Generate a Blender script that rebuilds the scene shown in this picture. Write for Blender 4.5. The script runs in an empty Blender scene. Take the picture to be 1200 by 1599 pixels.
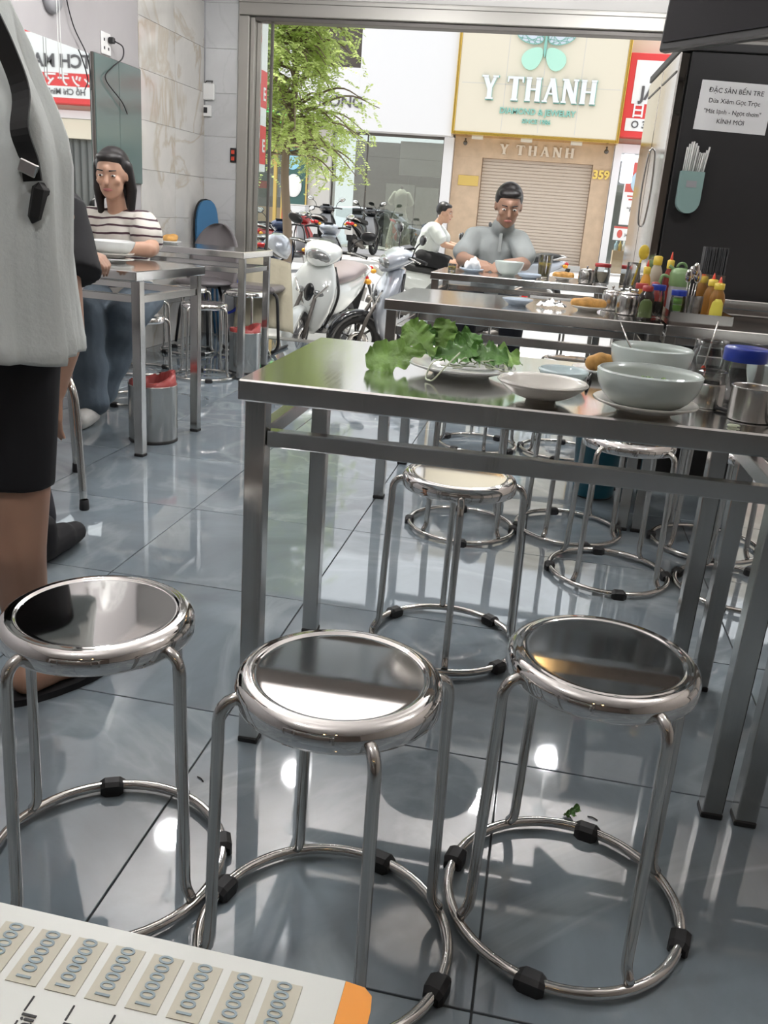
import bpy, bmesh, math, random
from mathutils import Vector, Matrix
R = math.radians
PI = math.pi
scene = bpy.context.scene
C = scene.collection

# ---------------------------------------------------------------- camera
CAM_H = 1.03
yaw, pitch, roll = R(-9.485), R(18.848), R(4.385)
fwd = Vector((math.sin(yaw)*math.cos(pitch), math.cos(yaw)*math.cos(pitch), -math.sin(pitch)))
r0 = fwd.cross(Vector((0, 0, 1))).normalized()
u0 = r0.cross(fwd)
rv = r0*math.cos(roll) + u0*math.sin(roll)
uv = -r0*math.sin(roll) + u0*math.cos(roll)
cd = bpy.data.cameras.new('camera')
cam = bpy.data.objects.new('camera', cd)
C.objects.link(cam)
cam.matrix_world = Matrix(((rv.x, uv.x, -fwd.x, 0), (rv.y, uv.y, -fwd.y, 0), (rv.z, uv.z, -fwd.z, CAM_H), (0, 0, 0, 1)))
cd.sensor_fit = 'VERTICAL'
cd.sensor_height = 24.0
cd.lens = 1357.6/1599.0*24.0
cd.clip_start = 0.02
cd.clip_end = 300
scene.camera = cam

# ---------------------------------------------------------------- world, sun, exposure
w = bpy.data.worlds.new('sky')
scene.world = w
w.use_nodes = True
bg = w.node_tree.nodes['Background']
bg.inputs['Color'].default_value = (0.93, 0.97, 1.0, 1)
bg.inputs['Strength'].default_value = 1.95
sl = bpy.data.lights.new('sun', 'SUN')
sl.energy = 6.5
sl.angle = R(6)
sl.color = (1.0, 0.96, 0.88)
so = bpy.data.objects.new('sun', sl)
C.objects.link(so)
so.rotation_euler = Vector((0.28, -0.10, -1.0)).to_track_quat('-Z', 'Y').to_euler()
scene.view_settings.view_transform = 'Standard'
scene.view_settings.look = 'None'
scene.view_settings.exposure = 0.0
scene.view_settings.gamma = 1.0
scene.view_settings.use_curve_mapping = False

# ---------------------------------------------------------------- materials
M = {}
def mat(name, col, rough=0.5, metal=0.0, trans=0.0, ior=1.45, emit=None, estr=1.0, var=0.0, vscale=8.0,
        bump=0.0, bscale=40.0, stretch=(1, 1, 1), spec=0.5, coat=0.0, alpha=1.0, rvar=0.0, sss=0.0):
    m = bpy.data.materials.new(name)
    m.use_nodes = True
    nt = m.node_tree
    b = nt.nodes['Principled BSDF']
    b.inputs['Base Color'].default_value = (*col, 1)
    b.inputs['Roughness'].default_value = rough
    b.inputs['Metallic'].default_value = metal
    b.inputs['IOR'].default_value = ior
    b.inputs['Transmission Weight'].default_value = trans
    b.inputs['Specular IOR Level'].default_value = spec
    b.inputs['Coat Weight'].default_value = coat
    b.inputs['Coat Roughness'].default_value = 0.05
    b.inputs['Alpha'].default_value = alpha
    if sss:
        b.inputs['Subsurface Weight'].default_value = sss
        b.inputs['Subsurface Radius'].default_value = (0.01, 0.004, 0.002)
    if emit:
        b.inputs['Emission Color'].default_value = (*emit, 1)
        b.inputs['Emission Strength'].default_value = estr
    if var or bump or rvar:
        tc = nt.nodes.new('ShaderNodeTexCoord')
        mp = nt.nodes.new('ShaderNodeMapping')
        mp.inputs['Scale'].default_value = stretch
        nt.links.new(tc.outputs['Object'], mp.inputs['Vector'])
    if var:
        n = nt.nodes.new('ShaderNodeTexNoise')
        n.inputs['Scale'].default_value = vscale
        n.inputs['Detail'].default_value = 5
        nt.links.new(mp.outputs[0], n.inputs['Vector'])
        r = nt.nodes.new('ShaderNodeValToRGB')
        r.color_ramp.elements[0].position = 0.3
        r.color_ramp.elements[1].position = 0.7
        r.color_ramp.elements[0].color = (*[max(0, c*(1-var)) for c in col], 1)
        r.color_ramp.elements[1].color = (*[min(1, c*(1+var)) for c in col], 1)
        nt.links.new(n.outputs['Fac'], r.inputs['Fac'])
        nt.links.new(r.outputs['Color'], b.inputs['Base Color'])
    if rvar:
        n3 = nt.nodes.new('ShaderNodeTexNoise')
        n3.inputs['Scale'].default_value = vscale
        nt.links.new(mp.outputs[0], n3.inputs['Vector'])
        mr = nt.nodes.new('ShaderNodeMapRange')
        mr.inputs['To Min'].default_value = max(0, rough-rvar)
        mr.inputs['To Max'].default_value = rough+rvar
        nt.links.new(n3.outputs['Fac'], mr.inputs['Value'])
        nt.links.new(mr.outputs[0], b.inputs['Roughness'])
    if bump:
        n2 = nt.nodes.new('ShaderNodeTexNoise')
        n2.inputs['Scale'].default_value = bscale
        n2.inputs['Detail'].default_value = 4
        nt.links.new(mp.outputs[0], n2.inputs['Vector'])
        bp = nt.nodes.new('ShaderNodeBump')
        bp.inputs['Strength'].default_value = bump
        bp.inputs['Distance'].default_value = 0.01
        nt.links.new(n2.outputs['Fac'], bp.inputs['Height'])
        nt.links.new(bp.outputs['Normal'], b.inputs['Normal'])
    M[name] = m
    return m

def thin_glass(name, tint=(0.93, 0.97, 0.96), refl=1.0, rough=0.0):
    m = bpy.data.materials.new(name)
    m.use_nodes = True
    nt = m.node_tree
    nt.nodes.remove(nt.nodes['Principled BSDF'])
    out = nt.nodes['Material Output']
    t = nt.nodes.new('ShaderNodeBsdfTransparent')
    t.inputs['Color'].default_value = (*tint, 1)
    g = nt.nodes.new('ShaderNodeBsdfGlossy')
    g.inputs['Roughness'].default_value = rough
    f = nt.nodes.new('ShaderNodeFresnel')
    f.inputs['IOR'].default_value = 1.5
    mu = nt.nodes.new('ShaderNodeMath')
    mu.operation = 'MULTIPLY'
    mu.use_clamp = True
    mu.inputs[1].default_value = 1.9*refl
    nt.links.new(f.outputs[0], mu.inputs[0])
    mx = nt.nodes.new('ShaderNodeMixShader')
    nt.links.new(mu.outputs[0], mx.inputs[0])
    nt.links.new(t.outputs[0], mx.inputs[1])
    nt.links.new(g.outputs[0], mx.inputs[2])
    nt.links.new(mx.outputs[0], out.inputs['Surface'])
    M[name] = m
    return m

def marble(name, base, vein, rough, scale, vpos=0.5, vwidth=0.03, cloud=0.12, tilerand=True, spec=0.5, ior=1.5):
    """polished stone: cloudy base with thin ridged veins, continuous in world space, shifted per piece"""
    m = bpy.data.materials.new(name)
    m.use_nodes = True
    nt = m.node_tree
    L = nt.links.new
    b = nt.nodes['Principled BSDF']
    b.inputs['Roughness'].default_value = rough
    b.inputs['Specular IOR Level'].default_value = spec
    b.inputs['IOR'].default_value = ior
    ge = nt.nodes.new('ShaderNodeNewGeometry')
    oi = nt.nodes.new('ShaderNodeObjectInfo')
    mu = nt.nodes.new('ShaderNodeMath')
    mu.operation = 'MULTIPLY'
    mu.inputs[1].default_value = 37.0 if tilerand else 0.0
    L(oi.outputs['Random'], mu.inputs[0])
    ad = nt.nodes.new('ShaderNodeVectorMath')
    ad.operation = 'ADD'
    L(ge.outputs['Position'], ad.inputs[0])
    L(mu.outputs[0], ad.inputs[1])
    n1 = nt.nodes.new('ShaderNodeTexNoise')
    n1.inputs['Scale'].default_value = scale
    n1.inputs['Detail'].default_value = 7
    n1.inputs['Roughness'].default_value = 0.6
    n1.inputs['Distortion'].default_value = 1.2
    L(ad.outputs[0], n1.inputs['Vector'])
    cr = nt.nodes.new('ShaderNodeValToRGB')
    e = cr.color_ramp.elements
    e[0].position = 0.25
    e[1].position = 0.75
    e[0].color = (*[c*(1-cloud*1.6) for c in base], 1)
    e[1].color = (*[min(1, c*(1+cloud*1.6)) for c in base], 1)
    L(n1.outputs['Fac'], cr.inputs['Fac'])
    n2 = nt.nodes.new('ShaderNodeTexNoise')
    n2.inputs['Scale'].default_value = scale*0.7
    n2.inputs['Detail'].default_value = 6
    n2.inputs['Distortion'].default_value = 1.6
    L(ad.outputs[0], n2.inputs['Vector'])
    sb = nt.nodes.new('ShaderNodeMath'); sb.operation = 'SUBTRACT'; sb.inputs[1].default_value = vpos
    ab = nt.nodes.new('ShaderNodeMath'); ab.operation = 'ABSOLUTE'
    L(n2.outputs['Fac'], sb.inputs[0]); L(sb.outputs[0], ab.inputs[0])
    mr = nt.nodes.new('ShaderNodeMapRange')
    mr.inputs['From Min'].default_value = 0.0
    mr.inputs['From Max'].default_value = vwidth
    mr.inputs['To Min'].default_value = 1.0
    mr.inputs['To Max'].default_value = 0.0
    L(ab.outputs[0], mr.inputs['Value'])
    n3 = nt.nodes.new('ShaderNodeTexNoise'); n3.inputs['Scale'].default_value = scale*0.5
    L(ad.outputs[0], n3.inputs['Vector'])
    mm = nt.nodes.new('ShaderNodeMath'); mm.operation = 'MULTIPLY'
    L(mr.outputs[0], mm.inputs[0]); L(n3.outputs['Fac'], mm.inputs[1])
    mx = nt.nodes.new('ShaderNodeMix'); mx.data_type = 'RGBA'
    L(mm.outputs[0], mx.inputs['Factor'])
    L(cr.outputs['Color'], mx.inputs[6])
    mx.inputs[7].default_value = (*vein, 1)
    L(mx.outputs[2], b.inputs['Base Color'])
    M[name] = m
    return m

def steel(name, col, rough, stretch=(1, 1, 60), bump=0.02):
    """brushed stainless: fine stretched streaks in roughness and relief"""
    m = mat(name, col, rough, 1.0)
    nt = m.node_tree
    b = nt.nodes['Principled BSDF']
    tc = nt.nodes.new('ShaderNodeTexCoord')
    mp = nt.nodes.new('ShaderNodeMapping'); mp.inputs['Scale'].default_value = stretch
    nt.links.new(tc.outputs['Object'], mp.inputs['Vector'])
    n = nt.nodes.new('ShaderNodeTexNoise'); n.inputs['Scale'].default_value = 6; n.inputs['Detail'].default_value = 6
    nt.links.new(mp.outputs[0], n.inputs['Vector'])
    mr = nt.nodes.new('ShaderNodeMapRange')
    mr.inputs['To Min'].default_value = rough*0.6
    mr.inputs['To Max'].default_value = rough*1.5
    nt.links.new(n.outputs['Fac'], mr.inputs['Value'])
    nt.links.new(mr.outputs[0], b.inputs['Roughness'])
    n2 = nt.nodes.new('ShaderNodeTexNoise'); n2.inputs['Scale'].default_value = 5
    nt.links.new(tc.outputs['Object'], n2.inputs['Vector'])
    bp = nt.nodes.new('ShaderNodeBump'); bp.inputs['Strength'].default_value = bump; bp.inputs['Distance'].default_value = 0.02
    nt.links.new(n2.outputs['Fac'], bp.inputs['Height'])
    nt.links.new(bp.outputs['Normal'], b.inputs['Normal'])
    return m

# ---------------------------------------------------------------- mesh builder
class MB:
    def __init__(s):
        s.v = []; s.f = []; s.sm = []
    def add(s, vs, fs, smooth=False):
        o = len(s.v)
        s.v += [tuple(p) for p in vs]
        s.f += [tuple(i+o for i in f) for f in fs]
        s.sm += [smooth]*len(fs)
        return s
    def box(s, c, size, rot=None, bev=0.0):
        hx, hy, hz = size[0]/2, size[1]/2, size[2]/2
        c = Vector(c)
        if bev <= 0:
            P = [Vector((x*hx, y*hy, z*hz)) for x in (-1, 1) for y in (-1, 1) for z in (-1, 1)]
            F = [(0, 1, 3, 2), (4, 6, 7, 5), (0, 4, 5, 1), (2, 3, 7, 6), (0, 2, 6, 4), (1, 5, 7, 3)]
        else:
            b = min(bev, hx*.99, hy*.99, hz*.99)
            P = []; F = []
            def vid(sx, sy, sz, ax):
                i = ((sx > 0)*4 + (sy > 0)*2 + (sz > 0))*3 + ax
                return i
            for sx in (-1, 1):
                for sy in (-1, 1):
                    for sz in (-1, 1):
                        P.append(Vector((sx*hx, sy*(hy-b), sz*(hz-b))))
                        P.append(Vector((sx*(hx-b), sy*hy, sz*(hz-b))))
                        P.append(Vector((sx*(hx-b), sy*(hy-b), sz*hz)))
            for sgn in (-1, 1):
                F.append(tuple(vid(sgn, y, z, 0) for y, z in ((-1, -1), (1, -1), (1, 1), (-1, 1))))
                F.append(tuple(vid(x, sgn, z, 1) for x, z in ((-1, -1), (1, -1), (1, 1), (-1, 1))))
                F.append(tuple(vid(x, y, sgn, 2) for x, y in ((-1, -1), (1, -1), (1, 1), (-1, 1))))
            for a in (-1, 1):
                for d in (-1, 1):
                    F.append((vid(a, d, -1, 0), vid(a, d, 1, 0), vid(a, d, 1, 1), vid(a, d, -1, 1)))
                    F.append((vid(a, -1, d, 0), vid(a, 1, d, 0), vid(a, 1, d, 2), vid(a, -1, d, 2)))
                    F.append((vid(-1, a, d, 1), vid(1, a, d, 1), vid(1, a, d, 2), vid(-1, a, d, 2)))
            for sx in (-1, 1):
                for sy in (-1, 1):
                    for sz in (-1, 1):
                        F.append((vid(sx, sy, sz, 0), vid(sx, sy, sz, 1), vid(sx, sy, sz, 2)))
        if rot is not None:
            P = [rot @ p for p in P]
        return s.add([p + c for p in P], F)
    def bb(s, x0, x1, y0, y1, z0, z1, bev=0.0):
        return s.box(((x0+x1)/2, (y0+y1)/2, (z0+z1)/2), (abs(x1-x0), abs(y1-y0), abs(z1-z0)), None, bev)
    def lathe(s, prof, n=32, c=(0, 0, 0), axis='z', cap0=False, cap1=False, mtx=None, smooth=True):
        vs = []; fs = []
        for (r, z) in prof:
            for i in range(n):
                a = 2*PI*i/n
                p = Vector((r*math.cos(a), r*math.sin(a), z))
                if axis == 'x': p = Vector((p.z, p.x, p.y))
                if axis == 'y': p = Vector((p.x, p.z, p.y))
                if mtx is not None: p = mtx @ p
                vs.append(p + Vector(c))
        k = len(prof)
        for j in range(k-1):
            for i in range(n):
                a = j*n+i; b = j*n+(i+1) % n
                fs.append((a, b, b+n, a+n))
        if cap0: fs.append(tuple(range(n-1, -1, -1)))
        if cap1: fs.append(tuple((k-1)*n+i for i in range(n)))
        return s.add(vs, fs, smooth)
    def cyl(s, p0, p1, r0, r1=None, n=12, caps=True, smooth=True):
        p0 = Vector(p0); p1 = Vector(p1)
        if r1 is None: r1 = r0
        d = (p1-p0)
        q = d.to_track_quat('Z', 'Y').to_matrix()
        vs = []
        for (p, r) in ((p0, r0), (p1, r1)):
            for i in range(n):
                a = 2*PI*i/n
                vs.append(p + q @ Vector((r*math.cos(a), r*math.sin(a), 0)))
        fs = [(i, (i+1) % n, n+(i+1) % n, n+i) for i in range(n)]
        s.add(vs, fs, smooth)
        if caps:
            s.add(vs, [tuple(range(n-1, -1, -1)), tuple(range(n, 2*n))], False)
        return s
    def tube(s, path, r, n=10, closed=False, caps=True, rr=None, flat=1.0):
        P = [Vector(p) for p in path]
        m = len(P)
        vs = []; fs = []
        up = None
        for j in range(m):
            if closed:
                t = (P[(j+1) % m]-P[j-1])
            else:
                t = P[min(j+1, m-1)]-P[max(j-1, 0)]
            t.normalize()
            if up is None:
                up = Vector((0, 0, 1)) if abs(t.z) < .9 else Vector((1, 0, 0))
            a = up - t*up.dot(t)
            if a.length < 1e-5:
                a = t.orthogonal()
            a.normalize()
            b = t.cross(a)
            up = a
            rad = rr[j] if rr else r
            for i in range(n):
                an = 2*PI*i/n
                vs.append(P[j] + a*math.cos(an)*rad*flat + b*math.sin(an)*rad)
        k = m if closed else m-1
        for j in range(k):
            for i in range(n):
                x = j*n+i; y = j*n+(i+1) % n
                x2 = ((j+1) % m)*n+i; y2 = ((j+1) % m)*n+(i+1) % n
                fs.append((x, y, y2, x2))
        s.add(vs, fs, True)
        if caps and not closed:
            s.add(vs, [tuple(range(n-1, -1, -1)), tuple((m-1)*n+i for i in range(n))], False)
        return s
    def loft(s, secs, closed_ring=True, cap=True, smooth=True):
        n = len(secs[0])
        vs = [p for sc in secs for p in sc]
        fs = []
        for j in range(len(secs)-1):
            for i in range(n if closed_ring else n-1):
                a = j*n+i; b = j*n+(i+1) % n
                fs.append((a, b, b+n, a+n))
        s.add(vs, fs, smooth)
        if cap and closed_ring:
            s.add(vs, [tuple(range(n-1, -1, -1)), tuple((len(secs)-1)*n+i for i in range(n))], smooth)
        return s
    def ell(s, c, rad, n=16, m=10, rot=None, smooth=True):
        vs = []; fs = []
        c = Vector(c)
        for j in range(m+1):
            th = PI*j/m
            for i in range(n):
                a = 2*PI*i/n
                p = Vector((rad[0]*math.sin(th)*math.cos(a), rad[1]*math.sin(th)*math.sin(a), rad[2]*math.cos(th)))
                if rot is not None: p = rot @ p
                vs.append(p + c)
        for j in range(m):
            for i in range(n):
                a = j*n+i; b = j*n+(i+1) % n
                fs.append((a, a+n, b+n, b))
        return s.add(vs, fs, smooth)
    def prism(s, poly, d0, d1, plane='xz', smooth=False):
        """extrude a 2D outline; plane 'xz' extrudes along y, 'xy' along z, 'yz' along x"""
        def P(u, v, d):
            if plane == 'xz': return (u, d, v)
            if plane == 'xy': return (u, v, d)
            return (d, u, v)
        n = len(poly)
        vs = [P(u, v, d0) for u, v in poly] + [P(u, v, d1) for u, v in poly]
        fs = [tuple(range(n)), tuple(range(2*n-1, n-1, -1))]
        fs += [(i, i+n, (i+1) % n+n, (i+1) % n) for i in range(n)]
        return s.add(vs, fs, smooth)
    def capsule(s, p0, p1, r0, r1, n=12):
        p0 = Vector(p0); p1 = Vector(p1)
        d = p1-p0
        L = d.length
        q = d.to_track_quat('Z', 'Y').to_matrix() if L > 1e-6 else Matrix.Identity(3)
        rows = []
        for k in range(0, 5):
            th = PI/2*(k/4)
            rows.append((-math.cos(th)*r0, max(math.sin(th)*r0, 1e-4)))
        for k in range(0, 5):
            th = PI/2*(k/4)
            rows.append((L+math.sin(th)*r1, max(math.cos(th)*r1, 1e-4)))
        secs = [[p0 + q @ Vector((r*math.cos(2*PI*i/n), r*math.sin(2*PI*i/n), z)) for i in range(n)] for z, r in rows]
        return s.loft(secs)
    def mesh(s, name):
        me = bpy.data.meshes.new(name)
        me.from_pydata(s.v, [], s.f)
        if any(s.sm):
            me.polygons.foreach_set('use_smooth', s.sm)
        me.validate()
        bm = bmesh.new(); bm.from_mesh(me)
        bmesh.ops.remove_doubles(bm, verts=bm.verts, dist=1e-6)
        bmesh.ops.recalc_face_normals(bm, faces=bm.faces)
        bm.to_mesh(me); bm.free()
        return me
    def build(s, name, m, parent=None, loc=None, rot=None):
        me = s.mesh(name)
        return mobj(name, me, m, parent, loc, rot)

def mobj(name, me, m, parent=None, loc=None, rot=None):
    if m is not None and len(me.materials) == 0:
        me.materials.append(M[m] if isinstance(m, str) else m)
    o = bpy.data.objects.new(name, me)
    C.objects.link(o)
    if parent is not None: o.parent = parent
    if loc is not None: o.location = loc
    if rot is not None: o.rotation_euler = rot
    return o

def thing(name, label, cat, loc=(0, 0, 0), rz=0.0, group=None):
    o = bpy.data.objects.new(name, None)
    o.empty_display_size = 0.05
    C.objects.link(o)
    o.location = loc
    o.rotation_euler = (0, 0, rz)
    o['label'] = label; o['category'] = cat
    if group: o['group'] = group
    return o

def tag(o, label, cat, group=None):
    o['label'] = label; o['category'] = cat
    if group: o['group'] = group
    return o

def struct(o):
    o['kind'] = 'structure'
    return o

def copy_tree(o, parent=None, label=None, loc=None, rz=None):
    c = o.copy()
    C.objects.link(c)
    c.parent = parent
    for ch in o.children:
        copy_tree(ch, c)
    if label: c['label'] = label
    if loc is not None: c.location = loc
    if rz is not None: c.rotation_euler = (0, 0, rz)
    return c

def arc(c, r, a0, a1, n, plane='xz'):
    out = []
    for i in range(n+1):
        a = a0+(a1-a0)*i/n
        if plane == 'xz': out.append((c[0]+r*math.cos(a), c[1], c[2]+r*math.sin(a)))
        elif plane == 'xy': out.append((c[0]+r*math.cos(a), c[1]+r*math.sin(a), c[2]))
        else: out.append((c[0], c[1]+r*math.cos(a), c[2]+r*math.sin(a)))
    return out

def bez(pts, n=24):
    """Catmull-Rom through points"""
    P = [Vector(p) for p in pts]
    P = [P[0]*2-P[1]] + P + [P[-1]*2-P[-2]]
    out = []
    k = len(P)-3
    for s in range(k):
        for i in range(n//k+1):
            t = i/(n//k+1)
            a, b, c, d = P[s:s+4]
            out.append(0.5*((2*b)+(c-a)*t+(2*a-5*b+4*c-d)*t*t+(3*b-a-3*c+d)*t*t*t))
    out.append(P[-2])
    return out

def text_mesh(txt, size, depth=0.004, bold=0.0, align='CENTER', shear=0.0):
    cu = bpy.data.curves.new('lettering', 'FONT')
    cu.body = txt
    cu.size = size
    cu.extrude = depth/2
    cu.offset = bold
    cu.align_x = align
    cu.align_y = 'CENTER'
    cu.shear = shear
    cu.resolution_u = 3
    o = bpy.data.objects.new('lettering', cu)
    C.objects.link(o)
    dg = bpy.context.evaluated_depsgraph_get()
    me = bpy.data.meshes.new_from_object(o.evaluated_get(dg))
    bpy.data.objects.remove(o)
    bpy.data.curves.remove(cu)
    me.materials.clear()
    return me

def lettering(txt, size, m, parent, loc, rot, depth=0.004, bold=0.0, align='CENTER', name='lettering', sx=1.0):
    me = text_mesh(txt, size, depth, bold, align)
    o = mobj(name, me, m, parent, loc, rot)
    if sx != 1.0: o.scale = (sx, 1, 1)
    return o
FACE = (PI/2, 0, 0)         # lettering that faces -y

def viet(txt, size, m, parent, loc, rot, depth=0.004, name='lettering'):
    """centred line; the horn of o/u-horn letters is a separate small stroke"""
    plain = txt.replace('ơ', 'o').replace('ờ', 'ò').replace('Ờ', 'Ò').replace('ừ', 'ù')
    def width(s_):
        if not s_: return 0
        me = text_mesh(s_+'|', size, 0, 0, 'LEFT')
        x = max(v.co.x for v in me.vertices)
        bpy.data.meshes.remove(me)
        return x
    off = width('')
    w1 = width('|')-width('')
    full = width(plain)
    o = lettering(plain, size, m, parent, (loc[0]-full/2, loc[1], loc[2]), rot, depth, 0, 'LEFT', name)
    for i, ch in enumerate(txt):
        if ch in 'ơờỜừ':
            x = width(plain[:i+1])-size*.19
            hz = size*(.36 if ch == 'Ờ' else .20)
            MB().box((x, hz, 0), (size*.055, size*.17, depth), Matrix.Rotation(R(-28), 3, 'Z')).build('horn_stroke', m, o)
    return o

def remesh(mb, name, m, parent, voxel=0.008, smooth=4, noise=None):
    """one continuous skin over overlapping limbs"""
    me = mb.mesh(name+'_src')
    o = bpy.data.objects.new(name, me)
    C.objects.link(o)
    md = o.modifiers.new('r', 'REMESH'); md.mode = 'VOXEL'; md.voxel_size = voxel; md.use_smooth_shade = True
    ms = o.modifiers.new('s', 'SMOOTH'); ms.iterations = smooth; ms.factor = 0.5
    dg = bpy.context.evaluated_depsgraph_get()
    me2 = bpy.data.meshes.new_from_object(o.evaluated_get(dg))
    bpy.data.objects.remove(o)
    me2.materials.clear()
    if noise:
        for v in me2.vertices:
            d = noise(v.co)
            v.co += d
    me2.polygons.foreach_set('use_smooth', [True]*len(me2.polygons))
    return mobj(name, me2, m, parent)

random.seed(7)
# ================================================================ material library
marble('floor_tile', (0.185, 0.222, 0.248), (0.30, 0.34, 0.36), 0.032, 1.7, 0.5, 0.040, 0.16, ior=2.0)
marble('wall_tile', (0.52, 0.505, 0.475), (0.36, 0.29, 0.19), 0.10, 1.5, 0.52, 0.035, 0.07)
marble('wall_tile_grey', (0.49, 0.495, 0.495), (0.42, 0.42, 0.42), 0.12, 2.0, 0.5, 0.02, 0.06)
mat('grout', (0.035, 0.038, 0.04), 0.8)
mat('grout_light', (0.42, 0.42, 0.41), 0.8)
mat('plaster', (0.37, 0.355, 0.355), 0.75, var=0.04, vscale=3)
mat('wall_brown', (0.12, 0.095, 0.08), 0.6, var=.1)
mat('wall_beige', (0.40, 0.36, 0.33), 0.7, var=.05)
mat('plaster_white', (0.72, 0.70, 0.67), 0.8, var=0.03, vscale=2)
mat('ceiling_paint', (0.90, 0.84, 0.80), 0.85)
mat('alu', (0.36, 0.345, 0.315), 0.38, 0.55)
mat('alu_dark', (0.12, 0.11, 0.10), 0.45, 0.4)
steel('steel', (0.76, 0.755, 0.74), 0.11, (60, 1, 1))
steel('steel_leg', (0.52, 0.515, 0.50), 0.17, (60, 60, 1))
steel('steel_seat', (0.78, 0.765, 0.75), 0.045, (1, 30, 1), 0.010)
mat('steel_tube', (0.60, 0.585, 0.56), 0.14, 1.0)
mat('chrome', (0.72, 0.71, 0.70), 0.06, 1.0)
mat('rubber', (0.012, 0.012, 0.013), 0.55)
mat('black_plastic', (0.014, 0.014, 0.015), 0.35)
mat('black_gloss', (0.010, 0.010, 0.011), 0.12)
mat('white_plastic', (0.72, 0.72, 0.70), 0.35)
mat('grey_plastic', (0.30, 0.30, 0.31), 0.4)
mat('ceramic', (0.66, 0.68, 0.665), 0.12, coat=0.4, var=0.02)
mat('ceramic_warm', (0.56, 0.54, 0.49), 0.14, coat=0.4)
mat('ceramic_blue', (0.52, 0.63, 0.645), 0.14, coat=0.4)
mat('melamine', (0.50, 0.56, 0.53), 0.16, coat=0.3)
mat('melamine_blue', (0.40, 0.47, 0.55), 0.18)
thin_glass('pane', (0.90, 0.94, 0.93))
thin_glass('jar_glass', (0.965, 0.975, 0.975), 0.45)
thin_glass('pane_shop', (0.80, 0.85, 0.83), 4.2)
thin_glass('plastic_film', (0.82, 0.86, 0.86), 1.2, 0.08)
mat('mirror', (0.86, 0.88, 0.87), 0.015, 1.0)
mat('green_reflection', (0.10, 0.145, 0.135), 0.10, spec=0.6)  # reflected room tone put into the base colour
mat('lamp_glow', (1, 1, 1), 0.5, emit=(0.95, 0.98, 1.0), estr=60)
mat('warm_glow', (1, 1, 1), 0.5, emit=(1.0, 0.62, 0.25), estr=45)
mat('paper', (0.72, 0.73, 0.73), 0.7)
mat('ink', (0.02, 0.02, 0.022), 0.6)
mat('asphalt', (0.30, 0.30, 0.305), 0.85, var=0.12, vscale=1.5, bump=0.2, bscale=60)
mat('pavement', (0.52, 0.50, 0.48), 0.8, var=0.1, vscale=2)
mat('kerb', (0.55, 0.54, 0.52), 0.8)

# ================================================================ floor
FX0, FX1, FY0, FY1 = -2.8, 2.6, -3.0, 6.90
XL = [-2.8] + [0.02+0.58*k for k in range(-4, 5)] + [2.6]
YL = [-3.0] + [0.933+0.603*k for k in range(-6, 10)] + [6.90]
floor = struct(MB().bb(FX0, FX1, FY0, FY1, -0.06, -0.0035).build('floor', 'grout'))
cache = {}
for i in range(len(XL)-1):
    for j in range(len(YL)-1):
        wx, wy = XL[i+1]-XL[i]-.0035, YL[j+1]-YL[j]-.0035
        k = (round(wx, 3), round(wy, 3))
        if k not in cache:
            cache[k] = MB().box((0, 0, -.005), (wx, wy, .01), None, .0008).mesh('tile')
        mobj('tile', cache[k], 'floor_tile', floor, ((XL[i]+XL[i+1])/2, (YL[j]+YL[j+1])/2, 0))

# ================================================================ walls, ceiling
CH = 3.0
wl = struct(MB().bb(-2.98, -2.8, -3.0, 6.93, -.06, CH).build('wall_left', 'plaster'))
cache = {}
for j, (y0, y1) in enumerate(((5.82, 6.375), (6.375, 6.925))):
    for k in range(10):
        z0 = max(-.02+.305*k, .0); z1 = min(-.02+.305*(k+1), CH)
        kk = (round(y1-y0, 3), round(z1-z0, 3))
        if kk not in cache:
            cache[kk] = MB().box((0, 0, 0), (.008, kk[0]-.002, kk[1]-.002), None, .0006).mesh('wall_tile')
        mobj('wall_tile', cache[kk], 'wall_tile', wl, (-2.796, (y0+y1)/2, (z0+z1)/2))
wf = MB()
wf.bb(-2.98, -2.52, 6.93, 7.12, -.06, CH)
wf.bb(-2.52, 2.6, 6.93, 7.12, 2.46, CH)
wf = struct(wf.build('wall_front', 'plaster_white'))
for k in range(10):
    z0 = max(-.02+.305*k, .0); z1 = min(-.02+.305*(k+1), CH)
    kk = ('f', round(z1-z0, 3))
    if kk not in cache:
        cache[kk] = MB().box((0, 0, 0), (.262, .008, kk[1]-.002), None, .0006).mesh('wall_tile')
    mobj('wall_tile', cache[kk], 'wall_tile_grey', wf, (-2.662, 6.926, (z0+z1)/2))
struct(MB().bb(2.6, 2.78, -3.0, 7.12, -.06, CH).build('wall_right', 'wall_beige'))
struct(MB().bb(-2.98, 2.78, -3.18, -3.0, -.06, CH).build('wall_back', 'wall_brown'))
struct(MB().bb(-2.98, 2.78, -3.18, 7.12, CH, CH+.12).build('ceiling', 'ceiling_paint'))
struct(MB().bb(-2.8, -2.788, -3.0, 5.815, 0, .09, .003).build('baseboard_left', 'wall_tile_grey'))

mat('shutter_grey', (0.20, 0.20, 0.195), 0.4, 0.3)
sb_ = struct(MB().bb(-2.79, 2.59, 5.62, 6.92, 2.66, 2.995, .01).build('shutter_housing', 'shutter_grey'))
for k in range(5): MB().bb(-2.78, 2.58, 5.70+.24*k, 5.72+.24*k, 2.645, 2.659, .002).build('housing_rib', 'alu', sb_)
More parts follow.
